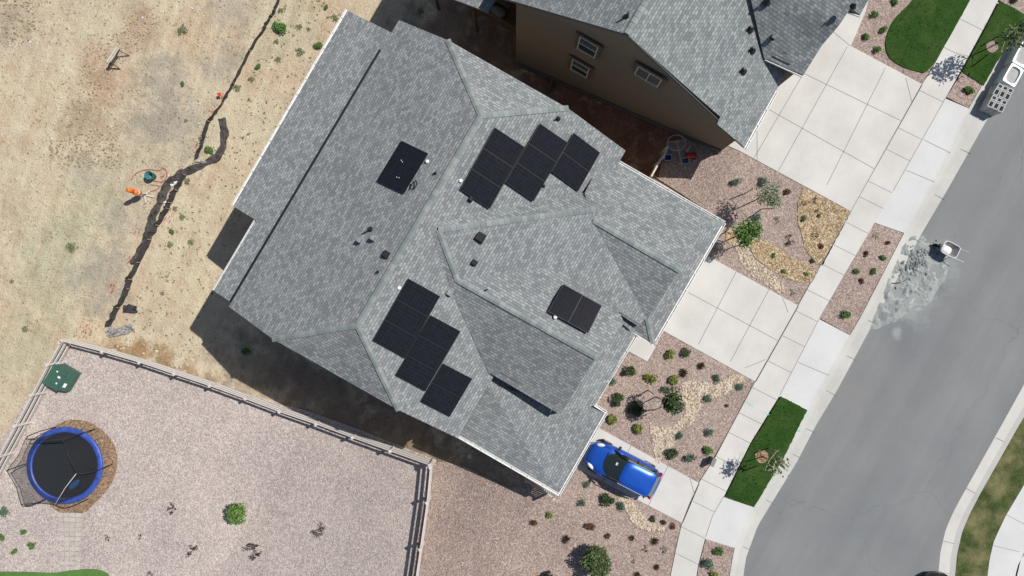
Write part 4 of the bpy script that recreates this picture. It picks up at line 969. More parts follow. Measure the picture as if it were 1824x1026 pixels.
tree('grey leaved sparse staked tree in the upper gravel bed', (1342, 358), (1365, 347), 27, 'ash', 900, 2.3, [((1329, 344), (1342, 335), 'upper stake of the grey leaved tree'), ((1356, 372), (1374, 371), 'lower stake of the grey leaved tree')], leaf=.07)
tree('bright green dense staked tree by the corner of the garage roof', (1305, 423), (1330, 415), 23, 'green', 1500, 2.0, [((1294, 411), (1300, 417), 'upper stake of the bright green tree near the garage'), ((1322, 434), (1330, 430), 'lower stake of the bright green tree near the garage')], leaf=.08)
tree('bright green upright bush alone in the pale back yard gravel', (416, 913), (424, 913.5), 20, 'bright', 1300, .75, name='bush', cat='bush', leaf=.09)
tree('big round olive green bush at the bottom edge of the lower yard', (1055, 990), (1060, 998), 28, 'olive', 3600, .75, name='bush', cat='bush', leaf=.085, squash=.95)
tag(mk('mulch_ring', *(lambda c: ([c+Vector((math.cos(t*.393)*.36*(1+.1*math.sin(t*3)), math.sin(t*.393)*.36, .012)) for t in range(16)], [tuple(range(16))]))(G(1357, 813, .15)), M['bark']), kind='structure')
tag(mk('mulch_ring', *(lambda c: ([c+Vector((math.cos(t*.393)*.33*(1+.1*math.sin(t*3)), math.sin(t*.393)*.33, .012)) for t in range(16)], [tuple(range(16))]))(G(1767, 83, .15)), M['gravel']), kind='structure')
# ---------------------------------------------------------------- loose ground cover
def inpoly(x, y, poly):
    c = False; j = len(poly)-1
    for i in range(len(poly)):
        if (poly[i][1] > y) != (poly[j][1] > y) and x < (poly[j][0]-poly[i][0])*(y-poly[i][1])/(poly[j][1]-poly[i][1])+poly[i][0]: c = not c
        j = i
    return c
def rock(mb, p, s, rnd, flat=.6):
    k = 6; a0 = rnd.uniform(0, 6); r0 = [s*rnd.uniform(.75, 1.15) for _ in range(k)]; sx = rnd.uniform(.7, 1.2)
    v = []
    for z, q in ((-.1*s, 1), (s*flat*.55, .95), (s*flat, .55)):
        for j in range(k): t = a0+j*6.283/k; v.append(p+Vector((math.cos(t)*r0[j]*q*sx, math.sin(t)*r0[j]*q, z)))
    f = [(i*k+j, i*k+(j+1) % k, (i+1)*k+(j+1) % k, (i+1)*k+j) for i in range(2) for j in range(k)]+[tuple(2*k+j for j in range(k))]
    mb.add(v, f)
def scatter(name, poly, n, size, mat, seed, dz=.1, flat=.6, kind='stuff', label=None):
    rnd = random.Random(seed); xs = [p[0] for p in poly]; ys = [p[1] for p in poly]; mb = MB(); k = 0
    while k < n:
        x, y = rnd.uniform(min(xs), max(xs)), rnd.uniform(min(ys), max(ys))
        if inpoly(x, y, poly): rock(mb, G(x, y, dz), size*rnd.uniform(.55, 1.3), rnd, flat); k += 1
    o = mb.obj(name, mat); tag(o, label, None, None, kind); return o
z8 = lambda L, ox, oy, s: [(ox+a/s, oy+b/s) for a, b in L]
scatter('cobble_stones', z8([(890, 420), (960, 430), (970, 470), (900, 530), (820, 570), (720, 590), (670, 620), (640, 690), (600, 770), (520, 800), (490, 850), (470, 920), (400, 960), (372, 1050), (350, 1026), (320, 900), (300, 760), (380, 800), (470, 790), (520, 740), (560, 690), (560, 640), (530, 590), (530, 480), (590, 470), (680, 480), (780, 480), (850, 450)], 1080, 560, 3.947), 1700, .062, M['rock'], 1)
scatter('cobble_stones', z8([(390, 455), (450, 480), (520, 560), (590, 650), (710, 690), (700, 715), (590, 715), (500, 680), (470, 620), (430, 540), (380, 490)], 1000, 760, 3.857), 620, .06, M['rock'], 2)
scatter('cobble_stones', [(1303, 430), (1326, 434), (1343, 462), (1375, 485), (1393, 503), (1399, 523), (1390, 523), (1361, 506), (1331, 485), (1316, 460)], 620, .055, M['rock'], 3)
scatter('cobble_stones', [(1318, 400), (1335, 397), (1350, 405), (1320, 410), (1312, 405)], 60, .05, M['rock'], 4)
LEFTD = [(-40, -30), (500, -30), (455, 75), (400, 190), (340, 300), (280, 400), (230, 520), (190, 590), (113, 605), (-40, 840)]
MIDD = [(510, -20), (620, 0), (615, 20), (410, 365), (450, 400), (380, 520), (345, 590), (400, 690), (200, 620), (240, 540), (300, 400), (400, 230), (470, 70)]
scatter('soil_clods', LEFTD, 1500, .03, M['clod'], 5, 0, .8); scatter('soil_clods', MIDD, 700, .03, M['clod'], 6, 0, .8)
scatter('pale_stones', LEFTD, 160, .055, M['rock'], 7, 0, .6)
scatter('pale_stones', [(200, 590), (250, 590), (420, 690), (400, 700), (190, 630)], 60, .06, M['rock'], 8, 0, .6)
scatter('soil_clods', [(85, 250), (210, 220), (220, 300), (160, 300), (90, 290)], 260, .06, M['clod'], 9, 0, .9)
scatter('soil_clods', [(0, 0), (70, 0), (60, 70), (20, 80), (0, 60)], 160, .06, M['clod'], 10, 0, .9)
scatter('soil_clods', [(150, 90), (260, 20), (290, 30), (210, 140), (150, 230), (120, 225)], 420, .05, M['clod'], 12, 0, .9)
# low dry weeds too many to count
def tufts(name, poly, n, size, mat, seed, dz=0, hh=.5):
    rnd = random.Random(seed); xs = [p[0] for p in poly]; ys = [p[1] for p in poly]; mb = MB(); k = 0
    while k < n:
        x, y = rnd.uniform(min(xs), max(xs)), rnd.uniform(min(ys), max(ys))
        if inpoly(x, y, poly) and mnoise.noise(Vector((x/45, y/45, seed))) > rnd.uniform(-.5, .3):
            p = G(x, y, dz); s = size*rnd.uniform(.5, 1.4)
            for _ in range(5):
                t = rnd.uniform(0, 6.28); e = p+Vector((math.cos(t)*s, math.sin(t)*s, s*hh)); w = Vector((-math.sin(t), math.cos(t), 0))*s*.28
                mb.add([p, (p+e)/2+w+Vector((0, 0, s*.2)), e, (p+e)/2-w+Vector((0, 0, s*.2))], [(0, 1, 2, 3)])
            k += 1
    tag(mb.obj(name, mat), kind='stuff')
dry = island_mat('dry_weeds', [(0, (.22, .20, .12)), (.5, (.33, .31, .19)), (1, (.42, .38, .26))])
tufts('dry_weeds', LEFTD, 1500, .06, dry, 21); tufts('dry_weeds', MIDD, 420, .07, LM['weed'], 22)
tufts('dry_weeds', [(400, 560), (480, 620), (740, 760), (700, 800), (560, 750), (400, 690), (350, 600)], 90, .07, dry, 23)
def blades(name, poly, n, mat, seed, dz=.2):
    tufts(name, poly, int(n*.5), .035, LM['dark'], seed, .195, .8)
blades('grass', [(1389, 705), (1436, 730), (1391.6, 819), (1341.5, 902), (1291, 883), (1336, 791)], 700, LM['green'], 31)
blades('grass', [(1627, 0), (1591.5, 33), (1579, 58), (1574, 78.6), (1577.6, 99), (1589, 111.5), (1607, 121.7), (1632, 129), (1650, 133), (1690, 66), (1727, -2)], 700, LM['green'], 32)
blades('grass', [(1711.5, 129), (1759, 39), (1777.5, 5), (1791, 10), (1808, 19), (1828, 32), (1770, 116), (1749, 154)], 350, LM['green'], 33)
# sprayed utility marks on the dirt
rnd = random.Random(44); mb = MB()
for cx, cy, r, n in [(200, 511, 10, 26), (230, 460, 9, 20), (150, 592, 16, 40), (240, 410, 10, 16), (300, 385, 12, 22), (290, 315, 18, 30), (350, 260, 10, 18), (395, 172, 6, 14), (380, 200, 8, 14), (260, 355, 14, 16), (235, 674, 5, 16)]:
    for _ in range(n):
        p = G(cx+rnd.gauss(0, r*.5), cy+rnd.gauss(0, r*.6), .012); a = rnd.gauss(1.0, .35); d = Vector((math.cos(a), math.sin(a), 0))*rnd.uniform(.05, .22); s = Vector((-d.y, d.x, 0)).normalized()*rnd.uniform(.01, .035)
        mb.add([p-d, p+s, p+d, p-s], [(0, 1, 2, 3)])
tag(mb.obj('marking_paint', island_mat('faded_red_paint', [(0, (.42, .13, .10)), (.6, (.52, .25, .19)), (1, (.55, .34, .26))])), kind='stuff')
mb = MB()
for a, b in (((1329, 715), (1342, 724)), ((1362, 735), (1370, 739)), ((1418, 765), (1427, 768)), ((1252, 679-1), (1256, 682))):
    A, B = G(*a, .138), G(*b, .138); mb.bar(A, B, .05, .004)
tag(mb.obj('marking_paint', simple('turquoise_paint', (.25, .62, .62), .8)), kind='stuff')
# ================================================================ fences and ground clutter
def rail_fence(label, tops, h=1.25, gap=.42):
    f = tag(empty('rail_fence', G(*tops[0])), label, 'fence'); o = f.location.copy()
    T = []
    for x, y in tops:
        z = 0
        for _ in range(20): p = P(x, y, z); z = gz(p.x, p.y)+h
        T.append(P(x, y, z))
    for p in T:
        mb = MB(); mb.box(p-o-Vector((0, 0, h/2-.05)), (.14, .14, h+.1), rz=.53); mb.box(p-o+Vector((0, 0, .12)), (.18, .18, .03), rz=.53); mb.obj('post', M['vinyl'], f)
    for a, b in zip(T[:-1], T[1:]):
        for k in range(3):
            dz = Vector((0, 0, -.08-k*gap)); MB().bar(a-o+dz, b-o+dz, .06, .19).obj('rail', M['vinyl'], f)
    return f
rail_fence('off white three rail fence along the upper side of the pale back yard', [(111.5, 607), (183.7, 626), (249.6, 645), (311.7, 666), (375, 687), (438, 710), (498.5, 733), (563.8, 755), (628.5, 779), (695.6, 803), (766, 828)])
rail_fence('off white three rail fence at the far left beside the trampoline', [(108.5, 610), (86, 650), (57, 704), (28, 759), (-2, 814), (-32, 869)])
rail_fence('off white rail fence between the pale back yard and the lower gravel yard', [(767, 832), (761, 895), (749, 978), (737, 1060), (725, 1142)])
# silt fence: low black fabric on stakes
def ribbon(name, pts, h, lean=.15, seed=1, parent=None, mat='fabric', sub=6):
    rnd = random.Random(seed); v = []; f = []; k = 0
    for (a, b) in zip(pts[:-1], pts[1:]):
        for j in range(sub):
            p = a.lerp(b, j/sub); t = (b-a).normalized(); s = Vector((-t.y, t.x, 0))
            w = rnd.uniform(-.05, .05); l = lean+rnd.uniform(-.07, .07)
            v += [p+s*w-Vector((0, 0, .05)), p+s*(w+l*.5)+Vector((0, 0, h*.5)), p+s*(w+l)+Vector((0, 0, h*rnd.uniform(.8, 1.05)))]
    n = len(v)//3
    for i in range(n-1):
        for r in range(2): f.append((i*3+r, i*3+3+r, i*3+4+r, i*3+1+r))
    return mk(name, v, f, M[mat], parent)
sf = tag(empty('silt_fence'), 'long black silt fence winding across the bare dirt behind the house', 'fence')
sp = [(503, -8), (486, 30), (470, 55), (447, 92), (418, 149.5), (398, 185), (375, 218), (361, 260), (350, 288)]
sp2 = [(333, 313), (318, 340), (306, 362), (301.6, 372), (284, 402), (270, 427.5), (251, 468), (236, 498), (233, 515), (215, 548), (195, 589)]
ribbon('fabric', [G(*p) for p in sp], .35, -.03, 2, sf); ribbon('fabric', [G(*p) for p in sp2], .45, -.14, 3, sf)
for p in sp[1:]+sp2: MB().box(G(*p)+Vector((0, 0, .2)), (.035, .035, .45)).obj('stake', M['wood'], sf)
def flatcloth(name, pts, wpx, label, cat, seed=1, mat='fabric', hh=.12):
    rnd = random.Random(seed); v = []; f = []; n = 9; L = []
    for (a, b) in zip(pts[:-1], pts[1:]):
        for j in range(5): L.append(lerp2(a, b, j/5))
    L.append(pts[-1])
    for i, p in enumerate(L):
        a, b = L[max(i-1, 0)], L[min(i+1, len(L)-1)]; d = math.dist(a, b); s = (-(b[1]-a[1])/d, (b[0]-a[0])/d); w = wpx*(1+.55*mnoise.noise(Vector((i*.28, seed, 0)))+rnd.uniform(-.06, .06))/2
        for j in range(n):
            t = -1+2*j/(n-1); q = G(p[0]+s[0]*w*t, p[1]+s[1]*w*t)
            q.z += .04+hh*abs(mnoise.noise(Vector((i*.9, j*.8, seed))))*2.0*(1-abs(t)*.6); q.x += .07*mnoise.noise(Vector((i*.7, j*.6, 5))); q.y += .07*mnoise.noise(Vector((i*.7, j*.6, 9))); v.append(q)
    for i in range(len(L)-1):
        for j in range(n-1): f.append((i*n+j, i*n+j+1, (i+1)*n+j+1, (i+1)*n+j))
    o = mk(name, v, f, M[mat]); tag(o, label, cat); return o
fabric2 = simple('dusty_black_fabric', (.075, .067, .062), .85, var=.55, scale=2.5); M['fabric2'] = fabric2
flatcloth('loose_fabric', [(396, 211), (401, 235), (398, 262), (388, 280), (366, 291), (345, 301), (325, 310)], 13, 'loose black fabric looping beside the silt fence near the house roof', 'fabric', 2, 'fabric2')
flatcloth('loose_fabric', [(330, 306), (312, 318), (300, 326), (292, 345), (283, 365), (273, 385), (268, 405), (263, 425), (250, 447), (240, 470)], 14, 'long torn strip of black fabric lying along the silt fence', 'fabric', 3, 'fabric2', .2)
flatcloth('loose_fabric', [(220, 550), (246, 551)], 15, 'short black fabric flap lying right of the lower silt fence', 'fabric', 4, 'fabric', .2)
grey_sheet = simple('grey_plastic_sheet', (.33, .32, .31), .5); M['sheet'] = grey_sheet
flatcloth('crumpled_sheet', [(193, 590), (205, 592), (222, 588), (240, 583)], 16, 'crumpled grey plastic sheet at the lower end of the silt fence', 'plastic sheet', 5, 'sheet', .3)
flatcloth('rag', [(305, 330), (317, 327)], 8, 'white rag lying between the two black fabric strips', 'rag', 6, 'whiteplastic', .15)
flatcloth('rag', [(292, 363), (300, 362)], 7, 'small white rag beside the standing silt fence below the bucket', 'rag', 7, 'whiteplastic', .15)
flatcloth('rag', [(352, 290), (368, 287)], 6, 'pale rag tucked in the loose fabric loop', 'rag', 8, 'greywood', .2)
# sawhorse
sw = tag(empty('sawhorse', G(202, 99)), 'pale wooden sawhorse standing alone on the graded dirt', 'sawhorse'); o = sw.location; hz_ = .78
A, B = P(209, 84, o.z+hz_)-o, P(191, 110, o.z+hz_)-o; dd_ = (B-A).normalized(); ss_ = Vector((-dd_.y, dd_.x, 0))
MB().bar(A, B, .09, .09).bar(A+ss_*.11, B+ss_*.11, .06, .03).obj('beam', M['greywood'], sw)
for q, k in ((A.lerp(B, .12), -1), (A.lerp(B, .88), 1)):
    for s in (-1, 1): MB().bar(q, q*1.0+ss_*s*.38+dd_*k*.1-Vector((0, 0, hz_+.02)), .04, .09).obj('leg', M['darkwood'], sw)
# orange marker post on a cross foot
om = tag(empty('marker_post', G(258, 347)), 'tall orange marker post on a white cross foot beside the torn fabric', 'marker post'); orange = simple('orange_plastic', (.85, .19, .02), .45, var=.08)
mb = MB(); mb.tube([(0, 0, 0), (0, 0, 1.85)], .03, 8); mb.obj('pole', M['galv'], om)
MB().lathe([(.03, .62), (.17, .64), (.19, .8), (.17, 1.12), (.03, 1.16)], (0, 0, 0), 16).obj('marker_drum', orange, om, True)
MB().lathe([(.03, 1.38), (.14, 1.4), (.15, 1.6), (.12, 1.82), (0, 1.84)], (0, 0, 0), 16).obj('marker_drum', orange, om, True)
MB().lathe([(.175, .84), (.192, .86), (.188, .95), (.18, .97)], (0, 0, 0), 16).obj('reflective_band', M['whiteplastic'], om)
for a, b in (((-.1, .02), (.62, -.14)), ((0, .1), (.12, -.5)), ((.02, -.05), (.38, .28))): MB().bar((a[0], a[1], .06), (b[0], b[1], .06), .09, .07).obj('foot', M['greywood'], om)
bk = tag(empty('bucket', G(273, 315)), 'teal plastic bucket with dark base inside a ring of red hose', 'bucket')
MB().lathe([(0, .0), (.2, 0), (.25, .5), (.27, .52), (.23, .5), (.19, .08), (0, .06)], (0, 0, 0), 20).obj('shell', simple('teal_plastic', (.03, .17, .19), .5), bk, True)
mb = MB(); mb.tube([(-.26, 0, .5), (-.2, -.18, .4), (0, -.29, .34), (.2, -.18, .4), (.26, 0, .5)], .012, 6); mb.obj('handle', M['galv'], bk)
def hose(name, pts, r, col, label, cat='hose', closed=False):
    q = []
    for i in range(len(pts)-1):
        p0, p1, p2, p3 = pts[max(i-1, 0)], pts[i], pts[i+1], pts[min(i+2, len(pts)-1)]
        for j in range(5):
            t = j/5; q.append(tuple(.5*((2*p1[k])+(-p0[k]+p2[k])*t+(2*p0[k]-5*p1[k]+4*p2[k]-p3[k])*t*t+(-p0[k]+3*p1[k]-3*p2[k]+p3[k])*t**3) for k in (0, 1)))
    mb = MB(); mb.tube([G(x, y, .03+.015*math.sin(i)) for i, (x, y) in enumerate(q)], r, 6); o = mb.obj(name, col, None, True); tag(o, label, cat); return o
redm = simple('faded_red_rubber', (.40, .13, .10), .7)
hose('hose', [(234, 320), (240, 311), (250, 305), (265, 302), (283, 304), (290, 300), (297, 305), (296, 316), (288, 324), (275, 322), (268, 321)], .028, redm, 'faded red hose looped around the teal bucket on the dirt')
hose('hose', [(268, 329), (278, 330), (284, 333), (276, 339), (266, 341)], .02, redm, 'short red hose end between the bucket and the orange marker post')
# small flags and litter
def flag(px, py, label):
    t = tag(empty('marker_flag', G(px, py)), label, 'flag'); mb = MB(); mb.tube([(0, 0, 0), (0, 0, .4)], .012, 6); mb.obj('wire', M['darkmetal'], t)
    MB().box((.09, .0, .34), (.22, .2, .012), rz=.4).obj('pennant', simple('red_flag', (.62, .05, .04), .7), t)
flag(392, 171, 'small red flag planted left of the silt fence bend')
flag(123.5, 617, 'tiny red flag inside the back yard fence corner')
for i, (x, y, l) in enumerate([(17, 412, 'white scrap of litter alone at the left edge of the dirt'), (91, 245, 'pale scrap of litter on the dirt below the sawhorse'), (52, 73, 'white litter scrap on the rutted dirt at upper left'), (252, 30, 'tiny white litter scrap right above the sawhorse'), (341, 13, 'white litter scrap at the top edge above the dusty weed')]):
    mb = MB(); mb.add([G(x, y, .02), G(x+3, y-1, .07), G(x+4, y+2.5, .03), G(x+1, y+3, .06)], [(0, 1, 2), (0, 2, 3)]); tag(mb.obj('litter', M['whiteplastic']), l, 'litter')
# transformer cabinet
RN = math.atan2(NY, NX)
tc = tag(empty('transformer_cabinet', G(121, 671), RN), 'dark green metal transformer cabinet in the fenced corner of the pale yard', 'utility cabinet'); gm = simple('dark_green_paint', (.045, .115, .085), .5, var=.1)
mb = MB(); pr = [(-.55, 0), (.62, 0), (.62, .52), (.3, .85), (-.55, .95)]; mb.add([(x, y, z) for y in (-.62, .62) for x, z in pr], [(0, 1, 2, 3, 4), (9, 8, 7, 6, 5)]+[(i, 5+i, 5+(i+1) % 5, (i+1) % 5) for i in range(5)]); mb.obj('cabinet', gm, tc)
mb = MB(); mb.add([(-.6, -.66, .95), (-.6, .66, .95), (.3, .68, .88), (.3, -.68, .88), (-.6, -.66, 1.0), (-.6, .66, 1.0), (.32, .68, .92), (.32, -.68, .92)], [(4, 5, 6, 7)[::-1], (0, 1, 5, 4), (1, 2, 6, 5), (2, 3, 7, 6), (3, 0, 4, 7)]); mb.obj('lid', gm, tc)
MB().box((.03, 0, 0), (1.26, 1.34, .1)).obj('pad', M['concrete'], tc)
sl45 = Matrix.Rotation(math.atan2(.33, .32), 3, 'Y')
for x, y, z, w, h in ((.46, -.25, .70, .16, .26), (.05, .1, .955, .16, .12), (.1, -.28, .95, .09, .09), (-.2, .35, .975, .1, .08)): MB().box((x, y, z), (w, h, .012), ax=sl45 if x > .3 else None).obj('sticker', M['whiteplastic'], tc)
# ---------------------------------------------------------------- trampoline
tz = 4.2
c0 = P(115.5, 829, -3.3); tr = tag(empty('trampoline', (c0.x, c0.y, -4.15)), 'round trampoline with blue edge pad, black mat and tall safety net', 'trampoline')
def netmat():
    m, nt, b = newmat('safety_net'); b.inputs['Base Color'].default_value = (.03, .03, .035, 1); b.inputs['Roughness'].default_value = .9
    uv = nd(nt, 'TexCoord').outputs['Object']; f = noise(nt, uv, 1.5, 3)
    b.inputs['Alpha'].default_value = .36; ln(nt, mth(nt, 'ADD', mth(nt, 'MULTIPLY', f, .35), .2), b.inputs['Alpha']); return m
blue = simple('blue_vinyl_pad', (.04, .085, .37), .45, var=.3, scale=3); tblack = simple('black_mat', (.012, .016, .021), .8)
MB().lathe([(2.24, .8), (2.26, .86), (2.18, .93), (1.98, .93), (1.92, .88), (1.9, .84)], (0, 0, 0), 48).obj('edge_pad', blue, tr, True)
MB().lathe([(1.93, .86), (1.4, .84), (.8, .825), (.01, .82)], (0, 0, 0), 48).obj('mat', tblack, tr, True)
mb = MB(); mb.tube([(2.1*math.cos(i*math.pi/16), 2.1*math.sin(i*math.pi/16), .8) for i in range(32)], .03, 8, close=True); mb.obj('frame', M['galv'], tr)
for i in range(6):
    a0, a1 = i*math.pi/3+.2, i*math.pi/3+.75; mb = MB(); pts = [(2.12*math.cos(a0), 2.12*math.sin(a0), .8), (2.3*math.cos(a0), 2.3*math.sin(a0), .05), (2.35*math.cos(a0+.06), 2.35*math.sin(a0+.06), 0), (2.35*math.cos(a1-.06), 2.35*math.sin(a1-.06), 0), (2.3*math.cos(a1), 2.3*math.sin(a1), .05), (2.12*math.cos(a1), 2.12*math.sin(a1), .8)]
    mb.tube(pts, .028, 8); mb.obj('leg', M['galv'], tr)
tops = [P(x, y, -1.5)-tr.location for x, y in [(45.6, 782), (111.4, 783), (136, 843.5), (98, 898.8), (37.7, 898.8), (12.3, 839)]]
cs = [P(x, y, -2.3)-tr.location for x, y in [(45.6, 782), (111.4, 783), (136, 843.5), (98, 898.8), (37.7, 898.8), (12.3, 839)]]
foam = simple('black_foam', (.02, .02, .022), .7); whitef = simple('pale_foam', (.5, .5, .5), .6)
ctr = sum(tops, Vector())/6; ctr.z = 0
for i, t in enumerate(tops):
    d = (t-ctr); d.z = 0; d.normalize(); mb = MB(); b0 = d*2.36
    mb.tube([b0+Vector((0, 0, .1)), b0+Vector((0, 0, 1.5)), b0*.98+Vector((0, 0, 2.1)), (b0*.95).lerp(t, .6)+Vector((0, 0, 0)) if False else Vector((t.x, t.y, 0))*.45+b0*.55+Vector((0, 0, 2.5)), t], .028, 8); mb.obj('pole', foam, tr, True)
    t2 = tops[(i+1) % 6]; mid = (t+t2)/2-Vector((0, 0, .06)); mid = mid+(Vector((ctr.x, ctr.y, mid.z))-mid)*.05
    mb = MB(); mb.tube([t, mid, t2], .022, 6); mb.obj('top_rail', whitef if i == 2 else foam, tr, True)
v = []; f = []; nl = netmat(); K = 10
for i in range(6):
    t, t2 = tops[i], tops[(i+1) % 6]; a = math.atan2(t.y-ctr.y, t.x-ctr.x); a2 = math.atan2(t2.y-ctr.y, t2.x-ctr.x)
    if a2-a > math.pi: a2 -= 2*math.pi
    if a-a2 > math.pi: a2 += 2*math.pi
    for j in range(K+1):
        s = j/K; an = a+(a2-a)*s; lo = Vector((1.97*math.cos(an), 1.97*math.sin(an), .92)); hi = t.lerp(t2, s)
        hi = hi+(Vector((ctr.x, ctr.y, hi.z))-hi)*.07*math.sin(s*math.pi)-Vector((0, 0, .05)); md = lo.lerp(hi, .5); md = md+(Vector((0, 0, md.z))-md)*.04*math.sin(s*math.pi)
        v += [lo, md, hi]
    b = i*(K+1)*3
    for j in range(K):
        for r in range(2): f.append((b+j*3+r, b+(j+1)*3+r, b+(j+1)*3+r+1, b+j*3+r+1))
mk('safety_net', v, f, nl, tr)
mb = MB(); c_ = P(132, 863, -3.3)-tr.location; mb.lathe([(.0, .035), (.9, .03), (1, 0)], (0, 0, 0), 20); o = mb.obj('entry_patch', simple('blue_patch', (.02, .11, .30), .6), tr); o.scale = (.38, .17, 1); o.rotation_euler = (0, 0, .75); o.location = (c_.x, c_.y, .845)
# ---------------------------------------------------------------- cars
def make_car(px, py, ang, paint, label, name='parked_car'):
    p = G(px, py, .13) if paint_on_drive(px, py) else G(px, py, .03)
    c = tag(empty(name, p, ang), label, 'car')
    N = 26; v = []; f = []; xs = [2.02-4.04*i/(N-1) for i in range(N)]
    def hw(x):
        n = 3.2 if x > 0 else 4.6; return .885*max(.0, 1-abs(x/2.06)**n)**(1/n)
    def top(x):
        if x > 1.9: return .66+(2.02-x)/.12*.12
        if x > .85: return .78+(1.9-x)/1.05*.22
        if x > -1.75: return 1.0+(.85-x)*.012
        return 1.03-(-1.75-x)*.5
    for x in xs:
        w, t = hw(x), top(x)
        sec = [(w*.9, .22), (w*.985, .36), (w, .55), (w*.985, .74), (w*.93, t-.09 if t > .8 else t-.05), (w*.8, t-.015), (w*.45, t+.02), (0, t+.03)]
        v += [Vector((x, y, z)) for y, z in sec]+[Vector((x, -y, z)) for y, z in sec[-2::-1]]
    S = 15
    for i in range(N-1):
        for j in range(S-1): f.append((i*S+j, i*S+j+1, (i+1)*S+j+1, (i+1)*S+j))
    f.append(tuple(range(S))[::-1]); f.append(tuple((N-1)*S+j for j in range(S)))
    b = mk('body', v, f, paint, c, smooth=True)
    # greenhouse
    def loopc(xf, xr, w, z, nf, nr, k=40, crown=0):
        out = []; cx = (xf+xr)/2
        for i in range(k):
            a = 2*math.pi*i/k; ca, sa = math.cos(a), math.sin(a); n = nf if ca > 0 else nr
            rx = (xf-cx) if ca > 0 else (cx-xr)
            out.append(Vector((cx+rx*math.copysign(abs(ca)**(2/n), ca), w*math.copysign(abs(sa)**(2/n), sa), z)))
        return out
    L0 = loopc(1.08, -1.92, .76, .99, 3.0, 5); L1 = loopc(.12, -1.5, .64, 1.47, 4.2, 5)
    gl_ = []; k = 40
    glm = M['glass']
    mk('windows', L0+L1, [(i, (i+1) % k, k+(i+1) % k, k+i) for i in range(k)], glm, c, smooth=True)
    R0 = loopc(.16, -1.62, .66, 1.465, 4.2, 5.5); R1 = loopc(.08, -1.5, .60, 1.52, 4, 5); R2 = loopc(-.1, -1.2, .35, 1.55, 4, 4)
    mk('roof', R0+R1+R2, [(r*k+i, r*k+(i+1) % k, (r+1)*k+(i+1) % k, (r+1)*k+i) for r in range(2) for i in range(k)]+[tuple(2*k+i for i in range(k))], paint, c, smooth=True)
    for s in (-1, 1):
        for xa, xb in ((-.45, -.5), (-1.35, -1.6), (.15, 1.02)):
            MB().bar((xa, s*.635, 1.46), (xb, s*.80, 1.0) if xa < 0 else (xb-.16, s*.735, 1.0), .09, .03).obj('pillar', M['darkmetal'], c)
        MB().bar((.12, s*.655, 1.5), (-1.35, s*.655, 1.5), .035, .03).obj('roof_rail', M['galv'], c)
        mb = MB(); mb.lathe([(.0, .055), (.55, .05), (.95, .015), (1, -.03)], (0, 0, 0), 18); h = mb.obj('headlight', M['whiteplastic'], c, True); h.scale = (.235, .10, 1.0); h.location = (1.62, s*.60, .82); h.rotation_euler = (0, .3, -s*.42)
        mb = MB(); mb.box((0, 0, 0), (.13, .2, .1), taper=.8); mt = mb.obj('mirror', M['darkmetal'], c); mt.location = (.66, s*.93, 1.0)
        MB().box((-1.9, s*.62, .86), (.12, .3, .16), taper=.85).obj('taillight', simple('red_lens', (.3, .01, .01), .3), c)
        for x in (1.27, -1.27):
            w = MB().lathe([(.18, -.09), (.31, -.1), (.33, -.06), (.33, .06), (.31, .1), (.18, .09)], (0, 0, 0), 24).obj('wheel', simple('tyre', (.02, .02, .02), .9), c, True); w.rotation_euler = (math.pi/2, 0, 0); w.location = (x, s*.775, .33)
            MB().lathe([(0, .08), (.17, .085), (.19, .1)], (0, 0, 0), 16).obj('rim', M['galv'], w)
            MB().lathe([(0, -.08), (.17, -.085), (.19, -.1)], (0, 0, 0), 16).obj('rim', M['galv'], w)
    gap = simple('panel_gap_dark', (.01, .012, .02), .8)
    for pts in ([(1.7, -.52), (1.74, 0), (1.7, .52)], [(1.68, .56), (1.3, .66), (1.08, .70)], [(1.68, -.56), (1.3, -.66), (1.08, -.70)]):
        mb = MB(); mb.tube([(x, y, top(x)+.028-.018*min(1, abs(y)/.45)) for x, y in pts], .011, 5); mb.obj('panel_gap', gap, c)
    # windscreen edge, wipers, grille, rear window
    MB().bar((1.07, -.5, 1.03), (1.08, .1, 1.03), .03, .02).obj('wiper', M['darkmetal'], c)
    MB().box((1.93, 0, .66), (.10, .8, .10), taper=.9).obj('grille', M['darkmetal'], c)
    mb = MB(); mb.box((.52, -.18, 1.29), (.10, .14, .012), ax=Matrix.Rotation(.46, 3, 'Y')); mb.obj('sunshade_tag', M['whiteplastic'], c)
    mb = MB(); mb.bar((-1.5, -.5, 1.48), (-1.5, .5, 1.48), .14, .03); mb.obj('spoiler', paint, c)
    rw_ = MB(); rw_.add([(-1.57, -.5, 1.44), (-1.57, .5, 1.44), (-1.86, .6, 1.09), (-1.86, -.6, 1.09)], [(0, 1, 2, 3)]); rw_.obj('rear_window', M['glassg'], c)
    return c
def paint_on_drive(px, py): return px < 1300
def carpaint(name, col):
    m, nt, b = newmat(name); b.inputs['Base Color'].default_value = c4(col); b.inputs['Metallic'].default_value = .35; b.inputs['Roughness'].default_value = .32
    b.inputs['Coat Weight'].default_value = .8; b.inputs['Coat Roughness'].default_value = .06; return m
ca = math.atan2(.454, -.891)
gp_ = P(1106, 832, .85)
make_car(1105, 829.5, ca, carpaint('blue_car_paint', (.012, .105, .56)), 'bright blue compact hatchback parked on the lower driveway')
make_car(1663, 1083, math.radians(92), carpaint('black_car_paint', (.008, .008, .01)), 'black car cut by the bottom edge beside the far kerb')
